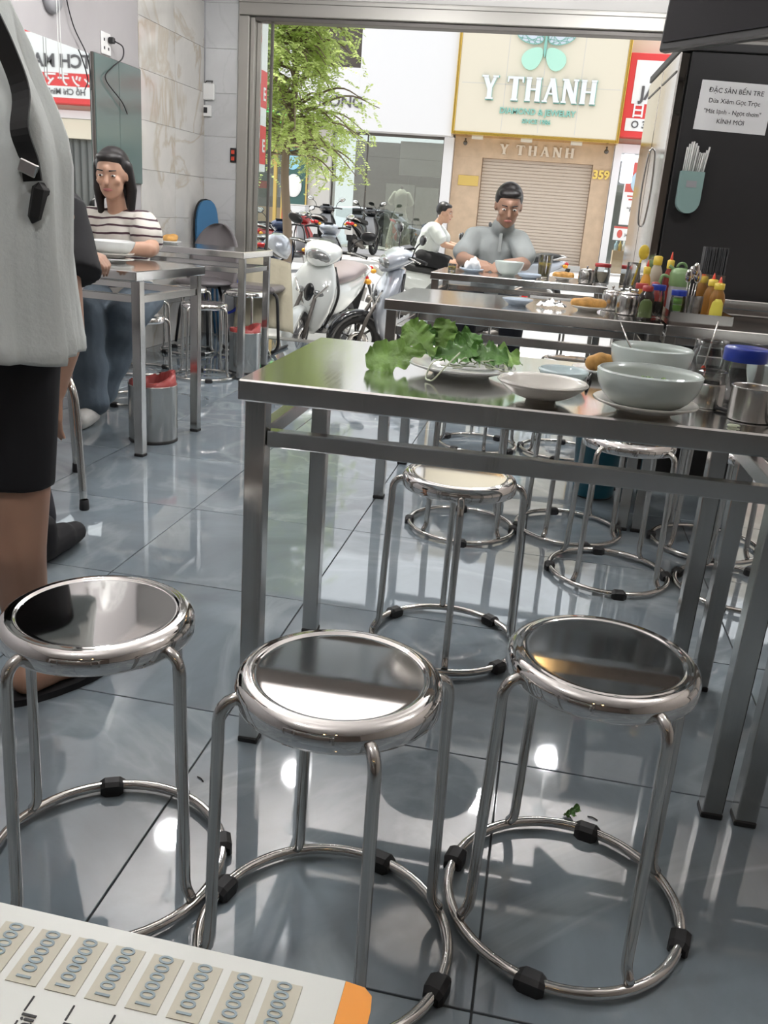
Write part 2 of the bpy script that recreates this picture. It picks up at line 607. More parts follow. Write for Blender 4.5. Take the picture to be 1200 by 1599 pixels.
# the shop front: aluminium sliding-door frame standing open
dr = struct(MB().bb(-2.52, -2.44, 6.90, 7.06, 0, 2.34, .004).build('door_1', 'alu'))
MB().bb(-2.437, -2.405, 6.93, 7.05, 0.0, 2.335, .003).build('door_post', 'alu', dr)
MB().bb(2.50, 2.598, 6.90, 7.06, 0, 2.34, .004).build('door_post', 'alu', dr)
h = MB().bb(-2.52, 2.598, 6.90, 7.06, 2.345, 2.46, .004).build('header', 'alu', dr)
MB().bb(-2.52, 2.598, 6.885, 6.898, 2.425, 2.45, .002).build('header_lip', 'alu', h)
MB().bb(-2.40, 2.495, 6.94, 7.05, 2.315, 2.343, .002).build('door_track', 'alu_dark', dr)
MB().bb(-2.40, 2.495, 6.91, 7.05, -.058, .004, .002).build('threshold', 'alu', dr)
sp = MB().bb(-2.403, -2.375, 6.985, 7.02, .01, 2.31, .002).build('sliding_leaf_stile', 'alu', dr)
MB().bb(-2.374, -2.30, 7.0, 7.006, .01, 2.31).build('pane', 'pane', dr)
MB().bb(-2.299, -2.28, 6.99, 7.015, .01, 2.31, .002).build('sliding_leaf_stile', 'alu_dark', dr)

# ================================================================ ceiling lamps
LAMP = 215.0
mat('globe_glow', (1, 1, 1), 0.5, emit=(0.98, 0.985, 1.0), estr=LAMP)
def globe_lamp(x, y, label):  # globe hung well below the ceiling so that it brightens the ceiling too
    t = thing('globe_lamp', label, 'ceiling light', (x, y, CH), 0, 'white globe ceiling lights')
    MB().lathe([(.0001, 0), (.05, 0), (.05, -.02), (.0001, -.03)], 24).build('ceiling_rose', 'white_plastic', t)
    MB().cyl((0, 0, -.02), (0, 0, -.375), .008).build('rod', 'white_plastic', t)
    MB().lathe([(.0001, -.37), (.03, -.37), (.035, -.40), (.0001, -.40)], 20).build('collar', 'white_plastic', t)
    MB().ell((0, 0, -.46), (.075, .075, .062), 20, 12).build('globe', 'globe_glow', t)
for x, y, l in ((-1.27, 4.78, 'white globe light above the stools by the door'),
                (.40, 5.47, 'white globe light nearest the street opening'),
                (-1.81, 4.0, 'white globe light above the striped-shirt diner'),
                (-.06, 4.85, 'white globe light above the grey-polo diner'),
                (-1.3, 2.4, 'added fill globe light above the walking aisle'),  # this lamp and the two after it are added to light the room
                (-1.0, .6, 'added fill globe light above the three front stools'),
                (1.3, 2.2, 'added fill globe light on the right between the table rows')):
    globe_lamp(x, y, l)
def pendant(x, y, z, label):
    t = thing('pendant_lamp', label, 'lamp', (x, y, CH), 0, 'warm pendant lamps at the back')
    MB().lathe([(.0001, 0), (.05, 0), (.05, -.02), (.0001, -.03)], 20).build('ceiling_rose', 'black_plastic', t)
    MB().cyl((0, 0, -.02), (0, 0, z-CH+.12), .004).build('cord', 'black_plastic', t)
    MB().lathe([(.02, z-CH+.13), (.04, z-CH+.11), (.13, z-CH), (.125, z-CH), (.035, z-CH+.10), (.0001, z-CH+.12)], 24).build('lamp_shade', 'black_plastic', t)
    MB().ell((0, 0, z-CH+.03), (.035, .035, .045)).build('bulb', 'warm_glow', t)
pendant(.25, -1.2, 2.0, 'warm bulb pendant lamp hanging behind the menu table')
pendant(-.25, -1.5, 2.0, 'warm bulb pendant lamp hanging left of its twin')

# upper storeys of our own row of houses
mat('own_facade', (0.42, 0.40, 0.37), 0.8, var=.05)
ow = MB().bb(-14, 12, 6.95, 7.12, 3.13, 9.0)
ow.bb(-14, -2.99, 6.95, 7.12, -.25, 3.125)
ow.bb(2.79, 12, 6.95, 7.12, -.25, 3.125)
ow = struct(ow.build('wall_street_side', 'own_facade'))
mat('own_window', (0.05, 0.055, 0.06), 0.15)
for k in range(8):
    for zz in (4.0, 6.4):
        MB().bb(-12.6+3.1*k, -11.0+3.1*k, 7.121, 7.16, zz, zz+1.5).build('window', 'own_window', ow)
# ================================================================ steel tables
def table(label, x, y, W, D, H, rz=0.0, name='steel_table', group='stainless steel dining tables'):
    """origin at the near left corner on the floor"""
    t = thing(name, label, 'table', (x, y, 0), rz, group)
    tp = MB().bb(0, W, 0, D, H-.038, H, .003).build('table_top', 'steel', t)
    L = .038
    for (lx, ly) in ((.004, .03), (W-.042, .03), (.004, D-.068), (W-.042, D-.068)):
        lg = MB().bb(lx, lx+L, ly, ly+L, .012, H-.0385, .002).build('leg', 'steel_leg', t)
        MB().bb(lx-.001, lx+L+.001, ly-.001, ly+L+.001, 0, .0125, .002).build('foot_cap', 'rubber', lg)
    zr0, zr1 = H-.125, H-.095
    MB().bb(.043, W-.043, .036, .062, zr0, zr1, .002).build('front_rail', 'steel', t)
    MB().bb(.043, W-.043, D-.062, D-.036, zr0, zr1, .002).build('back_rail', 'steel', t)
    MB().bb(.010, .036, .069, D-.069, zr0, zr1, .002).build('side_rail', 'steel_leg', t)
    MB().bb(W-.036, W-.010, .069, D-.069, zr0, zr1, .002).build('side_rail', 'steel_leg', t)
    return t
HA = .745
table('bare steel table with the lettuce plate, nearest the front stools', -.509, 1.418, .955, .600, HA, R(1.2))
table('steel table joined to the right end of the lettuce table', .459, 1.43, .955, .605, HA, R(1.0))
table('steel table in the second row with soy sauce and sugar pots', -.573, 3.09, .958, .62, .75, R(-.3))
table('second-row steel table carrying the condiment tray', .392, 3.085, .958, .62, .75, R(-.3))
table('steel table in the third row where the grey-polo diner eats', -.665, 4.92, .96, .62, .75, R(0))
table('steel table on the left where the striped-shirt diner eats', -2.535, 3.30, .958, .60, .752, R(-4.0))
table('empty-looking steel table on the left nearest the door post', -2.755, 5.06, .96, .56, .76, R(0))
# steel counter in front of the refrigerator
t = thing('steel_counter', 'narrow steel counter in front of the black refrigerator', 'counter', (.62, 3.735, 0))
MB().bb(0, 1.2, 0, .14, .775, .81, .003).build('counter_top', 'steel', t)
MB().bb(.002, 1.198, .02, .13, .70, .7745, .002).build('apron', 'steel', t)
for a in (.01, 1.15):
    MB().bb(a, a+.038, .06, .098, 0, .6995, .002).build('leg', 'steel_leg', t)

# ================================================================ round steel stools
SEAT_Z = .455
def make_stool():
    t = thing('stool', 'round stainless steel stool', 'stool', (0, 0, 0), 0, 'round steel stools')
    R0 = .139
    prof = [(.0001, SEAT_Z-.003), (.060, SEAT_Z-.003), (.1060, SEAT_Z-.003), (.1105, SEAT_Z-.003), (.1125, SEAT_Z-.0029), (.1145, SEAT_Z-.0022), (.1165, SEAT_Z-.0003), (.1185, SEAT_Z-.0003), (.1205, SEAT_Z-.0012), (.1235, SEAT_Z-.0012),
            (.128, SEAT_Z-.002), (.1335, SEAT_Z-.0052), (.1375, SEAT_Z-.011), (R0, SEAT_Z-.017), (R0, SEAT_Z-.030), (.1375, SEAT_Z-.0345), (.133, SEAT_Z-.036), (.129, SEAT_Z-.034), (.128, SEAT_Z-.012), (.0001, SEAT_Z-.010)]
    MB().lathe(prof, 56).build('seat', 'steel_seat', t)
    RR = .184
    ring = [(RR*math.cos(2*PI*i/56), RR*math.sin(2*PI*i/56), .0135) for i in range(56)]
    MB().tube(ring, .0085, 10, closed=True).build('base_ring', 'steel_tube', t)
    for k in range(4):
        a = PI/2*k
        ca, sa = math.cos(a), math.sin(a)
        pr = [(.126, .431), (.140, .4305), (.1485, .427), (.155, .420), (.159, .410), (.1602, .398), (.1605, .37), (.165, .20), (.168, .062), (.1685, .050), (.171, .038), (.177, .0285), (.182, .022)]
        MB().tube([(r*ca, r*sa, z) for r, z in pr], .0085, 10).build('leg', 'steel_tube', t)
        b = a+PI/4
        m = Matrix.Rotation(b, 3, 'Z')
        f = MB()
        secs = []
        for s_ in (-1, -.6, .6, 1):
            hw = .0125 if abs(s_) > .9 else .0155
            zz = .004 if abs(s_) > .9 else 0
            top = .020 if abs(s_) > .9 else .0255
            da = s_*.115
            mm = Matrix.Rotation(b+da, 3, 'Z')
            secs.append([mm @ Vector((RR+u, 0, v)) for u, v in ((-hw, zz), (hw, zz), (hw, top*.8), (hw*.5, top), (-hw*.5, top), (-hw, top*.8))])
        f.loft(secs, smooth=False)
        f.build('rubber_foot', 'rubber', t)
    return t
stool0 = make_stool()
STOOLS = [
 (-.590, 1.066, 70, 'front steel stool, leftmost of the three nearest the camera'),
 (-.208, .998, 29, 'front steel stool, middle of the three nearest the camera'),
 (.142, 1.172, 31, 'front steel stool, rightmost of the three nearest the camera'),
 (-.159, 2.021, 8, 'steel stool half under the lettuce table, behind the middle front stool'),
 (-.208, 2.915, 50, 'steel stool under the second-row table, left end, seat hidden by rails'),
 (.166, 3.036, 62, 'steel stool under the second-row table, next to the blue bucket'),
 (.289, 2.655, 52, 'steel stool between the rows, in front of the blue bucket'),
 (.648, 3.060, 40, 'steel stool under the tray table, seen behind table legs'),
 (.680, 2.657, 20, 'steel stool between the rows at the right, seen through table legs'),
 (-.260, 4.130, 15, 'steel stool before the third-row table, left one'),
 (.132, 4.190, 40, 'steel stool before the third-row table, right one'),
 (-2.07, 4.24, 30, 'steel stool under the striped-shirt diner'),
 (-2.43, 5.03, 20, 'steel stool by the left wall behind the striped-shirt diner'),
 (-2.035, 5.06, 75, 'steel stool beside the door-side table, right of the diner stools'),
 (-2.50, 5.90, 10, 'steel stool behind the door-side table next to the blue chair'),
 (-2.10, 5.98, 35, 'steel stool behind the door-side table next to the draped chair'),
 (-.33, 6.02, 20, 'steel stool under the grey-polo diner'),
 (.22, 6.05, 50, 'empty steel stool right of the grey-polo diner'),
]
for i, (x, y, a, l) in enumerate(STOOLS):
    if i == 0:
        stool0.location = (x, y, 0); stool0.rotation_euler = (0, 0, R(a)); stool0['label'] = l
    else:
        copy_tree(stool0, None, l, (x, y, 0), R(a))

# tube chair of the black-shirted diner
t = thing('tube_chair', 'steel tube chair with black caps under the black-shirt diner', 'chair', (-1.76, 2.68, 0), math.atan2(.41, -.26)-PI/2)
for sx in (-1, 1):
    p = [(sx*.195, -.225, .02), (sx*.185, -.205, .30), (sx*.180, -.195, .385), (sx*.170, -.175, .425), (sx*.165, -.13, .437), (sx*.165, .13, .437), (sx*.170, .175, .425), (sx*.180, .195, .385), (sx*.185, .205, .30), (sx*.195, .225, .02)]
    MB().tube(bez(p, 45), .0125, 12).build('side_frame', 'steel_tube', t)
    for sy in (-1, 1):
        MB().lathe([(.0155, 0), (.0165, .004), (.0150, .035), (.0135, .036)], 14, (sx*.1955, sy*.226, 0), cap0=True).build('foot_cap', 'rubber', t)
MB().tube([(-.165, -.1, .437), (.165, -.1, .437)], .010).build('cross_tube', 'steel_tube', t)
MB().tube([(-.165, .1, .437), (.165, .1, .437)], .010).build('cross_tube', 'steel_tube', t)
MB().box((0, 0, .462), (.36, .36, .03), None, .010).build('seat', 'black_plastic', t)

# blue folding chair leaning on the wall, and the grey office chair with a draped jacket
mat('blue_vinyl', (0.03, 0.125, 0.25), 0.35)
mat('grey_vinyl', (0.17, 0.155, 0.16), 0.28)
mat('beige_cloth', (0.50, 0.46, 0.34), 0.85, bump=0.3, bscale=30)
t = thing('folding_chair', 'folded blue vinyl chair leaning on the left wall', 'chair', (-2.69, 6.72, 0), R(55))
def oval(cx, cz, a, b, n=24): return [(cx+a*math.copysign(abs(math.cos(2*PI*i/n))**.75, math.cos(2*PI*i/n)), cz+b*math.copysign(abs(math.sin(2*PI*i/n))**.75, math.sin(2*PI*i/n))) for i in range(n)]
MB().prism(oval(0, .80, .098, .235), -.018, .006).build('backrest', 'blue_vinyl', t)
MB().prism(oval(0, .80, .106, .243), .0065, .022).build('back_shell', 'black_plastic', t)
for sx in (-1, 1):
    MB().tube([(sx*.085, .035, .62), (sx*.10, .06, .3), (sx*.11, .03, .01)], .010).build('leg', 'blue_vinyl', t)
    MB().tube([(sx*.075, -.02, .60), (sx*.085, -.03, .3), (sx*.095, -.04, .01)], .010).build('leg', 'blue_vinyl', t)
MB().tube([(-.1, .05, .2), (.1, .05, .2)], .008).build('cross_bar', 'blue_vinyl', t)
t = thing('office_chair', 'grey vinyl shell chair behind the door-side table', 'chair', (-2.56, 6.33, 0), R(-12))
secs = []
for k in range(15):
    z = .40+.475*math.sin(PI/2*k/14)
    hw = .215*math.sqrt(max(0.004, 1-((z-.55)/.326)**2)) if z > .55 else .215
    yc = .16+.10*((z-.4)/.45)
    secs.append([Vector((hw*u-.0, yc-.07*(u*u)+ (0.0 if side else .03), z)) for side in (0, 1) for u in ([-1+2*i/10 for i in range(11)] if side else [1-2*i/10 for i in range(11)])])
MB().loft(secs).build('backrest', 'grey_vinyl', t)
secs = []
for k in range(9):
    a = -1+2*k/8
    hw = .22*math.sqrt(max(.03, 1-(a*.92)**2))
    secs.append([Vector((hw*u, a*.2, .455+zz*(.03 if abs(u) < .8 else .015))) for (u, zz) in ((-1, 0), (-.8, 1), (0, 1.1), (.8, 1), (1, 0), (.8, -1), (0, -1.1), (-.8, -1))])
MB().loft(secs).build('seat', 'grey_vinyl', t)
for k in range(4):
    a = PI/4+PI/2*k
    MB().tube([(.12*math.cos(a), .12*math.sin(a), .43), (.17*math.cos(a), .17*math.sin(a), .25), (.2*math.cos(a), .2*math.sin(a), .012)], .011).build('leg', 'black_plastic', t)
t = thing('jacket_chair', 'tube-frame chair with a beige jacket draped over it by the door', 'chair', (-2.13, 6.36, 0), R(0))
MB().box((0, 0, .45), (.34, .36, .05), None, .02).build('seat', 'grey_vinyl', t)
for sx in (-1, 1):
    p = [(sx*.17, -.17, .43), (sx*.20, -.19, .40), (sx*.215, -.20, .25), (sx*.225, -.21, .08), (sx*.20, -.20, .025), (sx*.17, -.16, .012), (sx*.17, .2, .012)]
    MB().tube(bez(p, 36), .0115, 10).build('side_frame', 'black_plastic', t)
    MB().tube([(sx*.16, .18, .44), (sx*.165, .21, .62)], .011).build('back_post', 'black_plastic', t)
MB().box((0, .205, .56), (.36, .03, .16), None, .012).build('backrest', 'grey_vinyl', t)
secs = []
for k in range(13):
    s_ = k/12
    row = []
    for i in range(15):
        u = -1+2*i/14
        fold = .018*math.sin(i*2.1+k*.25)*s_+.012*math.sin(i*4.7+1)*s_
        x = u*(.185+.05*s_)+.03*s_
        y = .17-.02*math.cos(u*1.4)-.13*s_-fold
        z = .66-.03*u*u-.50*s_
        row.append(Vector((x, y, z)))
    row2 = [p+Vector((0, .010, 0)) for p in reversed(row)]
    secs.append(row+row2)
MB().loft(secs).build('draped_jacket', 'beige_cloth', t)

# waste bins with red liners
mat('red_bag', (0.36, 0.06, 0.055), 0.35, trans=0.0, bump=.5, bscale=25)
steel('steel_bin', (0.50, 0.495, 0.48), 0.20, (40, 40, 1))
def bin_(label, x, y, r, h):
    t = thing('waste_bin', label, 'waste bin', (x, y, 0), 0, 'steel waste bins')
    MB().lathe([(r*.97, .012), (r, .02), (r, h-.006), (r*1.015, h), (r*.985, h), (r*.975, h-.01), (r*.96, .02), (.0001, .018)], 40).build('bin_body', 'steel_bin', t)
    MB().lathe([(.0001, 0), (r*1.0, 0), (r*1.01, .006), (r*.98, .0125), (.0001, .0125)], 40).build('base_ring', 'rubber', t)
    rnd = random.Random(int(x*100))
    secs = []
    for k, (rr, z) in enumerate(((.965, h-.035), (.972, h-.004), (.93, h+.015), (.76, h+.018), (.60, h-.02), (.5, h-.08))):
        row = []
        for i in range(40):
            a = 2*PI*i/40
            j = (rnd.random()-.5)*.02 if k > 1 else 0
            lift = max(0, math.cos(a-.6))**2*.035 if 2 <= k <= 3 else 0
            row.append(Vector(((rr*r+j)*math.cos(a), (rr*r+j)*math.sin(a), z+j*.6+lift)))
        secs.append(row)
    MB().loft(secs, cap=False).build('liner_bag', 'red_bag', t)
bin_('steel waste bin with red liner under the left diner table', -1.668, 3.555, .106, .255)
bin_('steel waste bin with red liner by the door-side table', -1.885, 5.375, .10, .26)

# blue bucket below the second row
mat('blue_plastic', (0.012, 0.10, 0.145), 0.32)
t = thing('bucket', 'dark blue plastic bucket on the floor below the second row', 'bucket', (.272, 3.535, 0))
MB().lathe([(.0001, .004), (.075, .004), (.082, .012), (.098, .24), (.104, .243), (.104, .262), (.098, .265), (.094, .262), (.078, .02), (.0001, .015)], 36).build('bucket_body', 'blue_plastic', t)
MB().lathe([(.0001, 0), (.074, 0), (.078, .0035), (.0001, .0035)], 30).build('foot_ring', 'rubber', t)
MB().tube(arc((0, 0, .255), .108, 0, PI, 16, 'xy'), .003).build('handle', 'steel_tube', t)

# refrigerator
mat('fridge_side', (0.016, 0.0155, 0.016), 0.42)
steel('fridge_door', (0.66, 0.64, 0.60), 0.06, (1, 1, 30), .008)
ft = thing('refrigerator', 'tall black refrigerator with mirror-steel doors on the right', 'refrigerator', (.372, 3.905, 0), R(2.6))
FH = 1.715
MB().bb(.045, .56, 0, .85, .03, FH-.002, .004).build('cabinet', 'fridge_side', ft)
MB().bb(.0, .56, -.004, .86, FH, FH+.03, .003).build('top_panel', 'fridge_side', ft)
for a in (.06, .52):
    for b in (.05, .8): MB().cyl((a, b, 0), (a, b, .03), .02).build('foot', 'rubber', ft)
for (y0, y1) in ((.002, .425), (.432, .85)):
    d = MB().bb(.002, .042, y0, y1, .06, FH-.004, .006).build('door', 'fridge_door', ft)
    hy = y1-.05 if y0 < .1 else y0+.05
    if y0 < .1: MB().tube(bez([(.0, hy, 1.06), (-.012, hy, 1.09), (-.018, hy, 1.22), (-.012, hy, 1.36), (0, hy, 1.39)], 24), .004).build('handle', 'chrome', d)
    MB().bb(-.001, .0015, y0+.03, y1-.03, FH-.075, FH-.068).build('groove', 'alu_dark', d)
# paper notice on its side
nt_ = MB().bb(-.138, .138, -.0012, 0, -.089, .089).build('paper_notice', 'paper', None, (.372+.235, 3.9150, 1.523), (0, R(1.5), R(2.6)))
tag(nt_, 'white paper notice taped to the side of the black refrigerator', 'notice')
for txt, z, s in (('ĐẶC SẢN BẾN TRE', .055, .0245), ('Dừa Xiêm Gọt Trọc', .018, .0235), ('"Mát lạnh - Ngọt thơm"', -.020, .0225), ('KÍNH MỜI', -.054, .0235)):
    viet(txt, s, 'ink', nt_, (.0, -.0018, z), FACE, .0006, 'printed_line')
# straw holder
mat('straw', (0.62, 0.63, 0.61), 0.35)
mat('mint', (0.22, 0.33, 0.31), 0.35)
t = thing('straw_holder', 'mint straw holder stuck to the side of the refrigerator', 'straw holder', (.372+.118, 3.9140, 1.215), R(2.6))
ho = [(.045*math.cos(a), -.045+.06*math.sin(a)*.8) for a in [PI+PI*i/12 for i in range(13)]]
MB().prism([(.045, .065), (-.045, .065)]+ho, -.05, -.0045).build('cup', 'mint', t)
for i in range(14):
    x = -.035+.07*((i*5) % 14)/13; y = -.012-.028*((i*3) % 7)/6
    MB().cyl((x, y, .03), (x*1.15+.008, y, .155+.02*math.sin(i*2.3)), .0035, n=8).build('straw', 'straw', t)
MB().bb(-.02, .02, -.0515, -.0502, .005, .03).build('sticker', 'grey_plastic', t)

# television on a ceiling arm
mat('tv_back', (0.020, 0.019, 0.017), 0.4)
t = thing('television', 'black television hanging above the refrigerator', 'television', (.24, 3.30, 1.60), math.atan2(-.313, .281))
RT = Matrix.Rotation(R(-4), 3, 'X')
b = MB(); b.box(RT @ Vector((.46, .02, .27)), (.92, .035, .54), RT, .006); b.build('housing', 'tv_back', t)
b = MB(); b.box(RT @ Vector((.46, -.0005, .275)), (.89, .004, .50), RT); b.build('screen', 'black_gloss', t)
b = MB(); b.box(RT @ Vector((.46, .06, .25)), (.35, .05, .22), RT, .01); b.build('rear_housing', 'tv_back', t)
MB().cyl((.46, .11, .3), (.46, .11, CH-1.60-.002), .022).build('ceiling_pole', 'black_plastic', t)
MB().tube(bez([(.40, .09, .16), (.36, .12, .02), (.45, .10, -.05), (.55, .12, .0), (.62, .1, .12)], 20), .004).build('cable', 'black_plastic', t)
# ================================================================ street
mat('stone_tan', (0.55, 0.41, 0.29), 0.5, var=0.10, vscale=5)
mat('shutter', (0.56, 0.48, 0.41), 0.5, 0.1)
mat('panel_cream', (0.72, 0.66, 0.54), 0.5)
mat('gold', (0.75, 0.50, 0.12), 0.22, 1.0)
mat('gold_bright', (0.80, 0.60, 0.16), 0.4)
mat('gold_flat', (0.62, 0.44, 0.13), 0.45)
mat('facade_white', (0.76, 0.75, 0.76), 0.7)
mat('facade_grey', (0.60, 0.58, 0.55), 0.7)
mat('sign_red', (0.72, 0.06, 0.06), 0.4)
mat('sign_white', (0.82, 0.82, 0.82), 0.5)
mat('sign_ink', (0.10, 0.095, 0.10), 0.5)
mat('letter_white', (0.78, 0.80, 0.82), 0.35)
mat('letter_edge', (0.25, 0.52, 0.45), 0.35)
mat('letter_stone', (0.72, 0.64, 0.55), 0.4)
mat('mint_glow', (0.45, 0.75, 0.62), 0.3)
mat('gem', (0.60, 0.66, 0.74), 0.2)
mat('dark_interior', (0.045, 0.046, 0.045), 0.7)
mat('window_dark', (0.10, 0.085, 0.075), 0.25)
mat('interior_grey', (0.16, 0.165, 0.16), 0.7)
mat('neon_green', (0.1, 0.8, 0.2), 0.4, emit=(0.05, 0.95, 0.25), estr=1.6)
mat('tube_light', (0.8, 0.8, 0.9), 0.4, emit=(0.85, 0.88, 1.0), estr=1.3)
mat('banner_brown', (0.30, 0.16, 0.10), 0.6)
mat('banner_teal', (0.06, 0.13, 0.12), 0.5)
mat('banner_blue', (0.30, 0.60, 0.76), 0.5)
mat('wood_light', (0.58, 0.38, 0.22), 0.5, var=.08)
mat('poster_red', (0.60, 0.12, 0.10), 0.5)
mat('poster_blue', (0.45, 0.62, 0.72), 0.5)
mat('poster_skin', (0.66, 0.42, 0.34), 0.5)
mat('board_grey', (0.36, 0.37, 0.35), 0.7)
mat('dress', (0.68, 0.68, 0.56), 0.8)
GZ = -.25
struct(MB().bb(-14, 12, 7.12, 9.9, GZ-.1, GZ).build('pavement_near', 'pavement'))
struct(MB().bb(-2.98, 2.78, 6.91, 7.119, GZ-.1, -.061).build('door_step', 'kerb'))
s_ = MB()
s_.prism([(9.9, GZ-.3), (9.9, GZ-.10), (18.4, -.05), (18.4, GZ-.3)], -16, 16, 'yz')
struct(s_.build('street', 'asphalt'))
struct(MB().bb(-16, 16, 18.4, 21.6, -.4, .10).build('pavement_far', 'pavement'))
struct(MB().bb(-16, 16, 18.30, 18.398, -.3, .10, .01).build('kerb_far', 'kerb'))
struct(MB().bb(-14, 12, 9.9, 10.0, GZ-.2, GZ-.002, .01).build('kerb_near', 'kerb'))

# ---- jewellery shop
sh = thing('jewellery_shop', 'tan stone jewellery shop with closed shutter and cream sign', 'building', (0, 21.5, 0))
def part(name, m, x0, x1, y0, y1, z0, z1, parent=None, bev=0.0):
    return MB().bb(x0, x1, y0, y1, z0, z1, bev).build(name, m, parent if parent is not None else sh)
part('stone_pier', 'stone_tan', -2.60, -1.94, 0, .4, .10, 2.42)
part('stone_pier', 'stone_tan', .56, .97, 0, .4, .10, 2.42)
part('stone_lintel', 'stone_tan', -2.60, .97, 0, .4, 2.421, 2.88)
part('upper_wall', 'panel_cream', -2.60, .97, .05, .6, 2.885, 7.5)
st = part('shutter_frame', 'shutter', -1.939, .559, .16, .30, .10, 2.42)
cache = {}
slat = MB().box((0, 0, 0), (2.49, .03, .066), None, .012).mesh('shutter_slat')
for k in range(33):
    mobj('shutter_slat', slat, 'shutter', st, (-.69, .145, .135+.0705*k))
part('threshold_step', 'kerb', -1.95, .58, -.25, 0, .10, .22, bev=.01)
sg = part('sign_panel', 'panel_cream', -2.58, .95, -.55, .04, 2.90, 5.6, bev=.01)
# gold edge of the sign
for (a, b, c_, d) in ((-2.64, -2.582, 2.84, 5.6), (.952, 1.01, 2.84, 5.6)):
    part('gold_edge', 'gold', a, b, -.57, .04, c_, d, sg, .008)
part('gold_edge', 'gold', -2.58, .95, -.57, .04, 2.84, 2.897, sg, .008)
for x in (-1.55, -.75, .05):
    part('panel_joint', 'facade_grey', x-.006, x+.006, -.5515, -.5505, 2.95, 5.6, sg)
part('panel_joint', 'facade_grey', -2.5, .9, -.5515, -.5505, 3.88, 3.892, sg)
# serif capitals
def serif(letter, h, w):
    t_, s2, sh_ = .29*w, .09*w, .075*h
    def bar(x0, z0, x1, z1, tk): return [(x0-tk/2, z0), (x0+tk/2, z0), (x1+tk/2, z1), (x1-tk/2, z1)]
    def ser(x, z, half): return [(x-half, z), (x+half, z), (x+half, z+sh_), (x-half, z+sh_)]
    P = []
    if letter == 'Y':
        P = [bar(.17*w, h, .5*w, .42*h, t_*1.05), bar(.83*w, h, .5*w, .42*h, t_*.7), bar(.5*w, 0, .5*w, .46*h, t_), ser(.5*w, 0, .24*w), ser(.17*w, h-sh_, .20*w), ser(.83*w, h-sh_, .18*w)]
    elif letter == 'T':
        P = [bar(.5*w, 0, .5*w, h, t_*1.1), [(0, h-sh_*1.3), (w, h-sh_*1.3), (w, h), (0, h)], ser(.5*w, 0, .22*w), [(0, h-.24*h), (.07*w, h-.24*h), (.12*w, h-sh_), (0, h-sh_)], [(w-.07*w, h-.24*h), (w, h-.24*h), (w, h-sh_), (w-.12*w, h-sh_)]]
    elif letter == 'H':
        P = [bar(.2*w, 0, .2*w, h, t_), bar(.8*w, 0, .8*w, h, t_), [(.2*w, .47*h), (.8*w, .47*h), (.8*w, .54*h), (.2*w, .54*h)]]+[ser(x*w, z, .17*w) for x in (.2, .8) for z in (0, h-sh_)]
    elif letter == 'A':
        P = [bar(.14*w, 0, .5*w, h, t_*.62), bar(.86*w, 0, .5*w, h, t_*1.1), [(.28*w, .33*h), (.72*w, .33*h), (.69*w, .40*h), (.31*w, .40*h)], ser(.14*w, 0, .16*w), ser(.86*w, 0, .18*w)]
    elif letter == 'N':
        P = [bar(.18*w, 0, .18*w, h, t_*.65), bar(.84*w, 0, .84*w, h, t_*.65), bar(.84*w, 0, .2*w, h, t_*1.15), ser(.18*w, 0, .16*w), ser(.16*w, h-sh_, .15*w), ser(.84*w, h-sh_, .16*w)]
    return P
def serif_word(txt, x, y, z, h, w, gap, depth, m, edge, parent):
    for ch in txt:
        if ch == ' ':
            x += w*.45; continue
        b = MB()
        for q_, poly in enumerate(serif(ch, h, w)):
            b.prism([(x+u, z+v) for u, v in poly], y-depth-.0025*q_, y)
        o = b.build('raised_letter', m, parent)
        if edge:
            b2 = MB()
            for q_, poly in enumerate(serif(ch, h*1.05, w*1.07)):
                b2.prism([(x-.008+u, z-.018+v) for u, v in poly], y-depth*.45-.0025*q_, y-.001)
            b2.build('letter_return', edge, o)
        x += w+gap
serif_word('Y THANH', -2.05, -.555, 3.57, .47, .345, .045, .06, 'letter_white', 'letter_edge', sg)
lettering('DIAMOND & JEWELRY', .165, 'letter_edge', sg, (-.80, -.565, 3.36), FACE, .03, .004, name='raised_lettering')
lettering('SINCE 1986', .125, 'letter_edge', sg, (-.80, -.565, 3.17), FACE, .03, .003, name='raised_lettering')
serif_word('Y THANH', -1.56, -.002, 2.52, .21, .20, .075, .03, 'letter_stone', None, sh)
lettering('359', .25, 'gold_bright', sh, (.76, -.02, 2.21), FACE, .03, .010, name='house_number')
pl = part('brass_plaque', 'gold_flat', -2.45, -1.98, -.02, -.001, 1.80, 2.02, bev=.005)
# butterfly emblem
def petal(cx, cz, a, b, ang, n=22):
    ca, sa = math.cos(ang), math.sin(ang)
    out = []
    for i in range(n):
        t2 = 2*PI*i/n
        u = a*math.cos(t2); v = b*math.sin(t2)*(1+.28*math.cos(t2))
        out.append((cx+u*ca-v*sa, cz+u*sa+v*ca))
    return out
em = MB().prism(petal(-.79, 4.66, .03, .22, 0), -.62, -.552).build('emblem_body', 'letter_edge', sg)
for sx in (-1, 1):
    upw = petal(-.79+sx*.33, 4.92, .32, .235, R(35) if sx > 0 else R(145))
    MB().prism(upw, -.60, -.552).build('emblem_wing', 'gem', em)
    cx = sum(p[0] for p in upw)/len(upw); cz = sum(p[1] for p in upw)/len(upw)
    b = MB()
    N = len(upw)
    for i in range(N):
        a = Vector((upw[i][0], -.603, upw[i][1])); c2 = Vector((upw[(i+1) % N][0], -.603, upw[(i+1) % N][1]))
        b.cyl(a, c2, .011, n=5)
        if i % 2 == 0:
            d = Vector((upw[(i+7) % N][0], -.603, upw[(i+7) % N][1]))
            b.cyl(a, d, .006, n=4)
    b.build('emblem_facet_lines', 'letter_edge', em)
    MB().prism(petal(-.79+sx*.235, 4.42, .25, .19, R(-45) if sx > 0 else R(225)), -.60, -.552).build('emblem_wing', 'mint_glow', em)
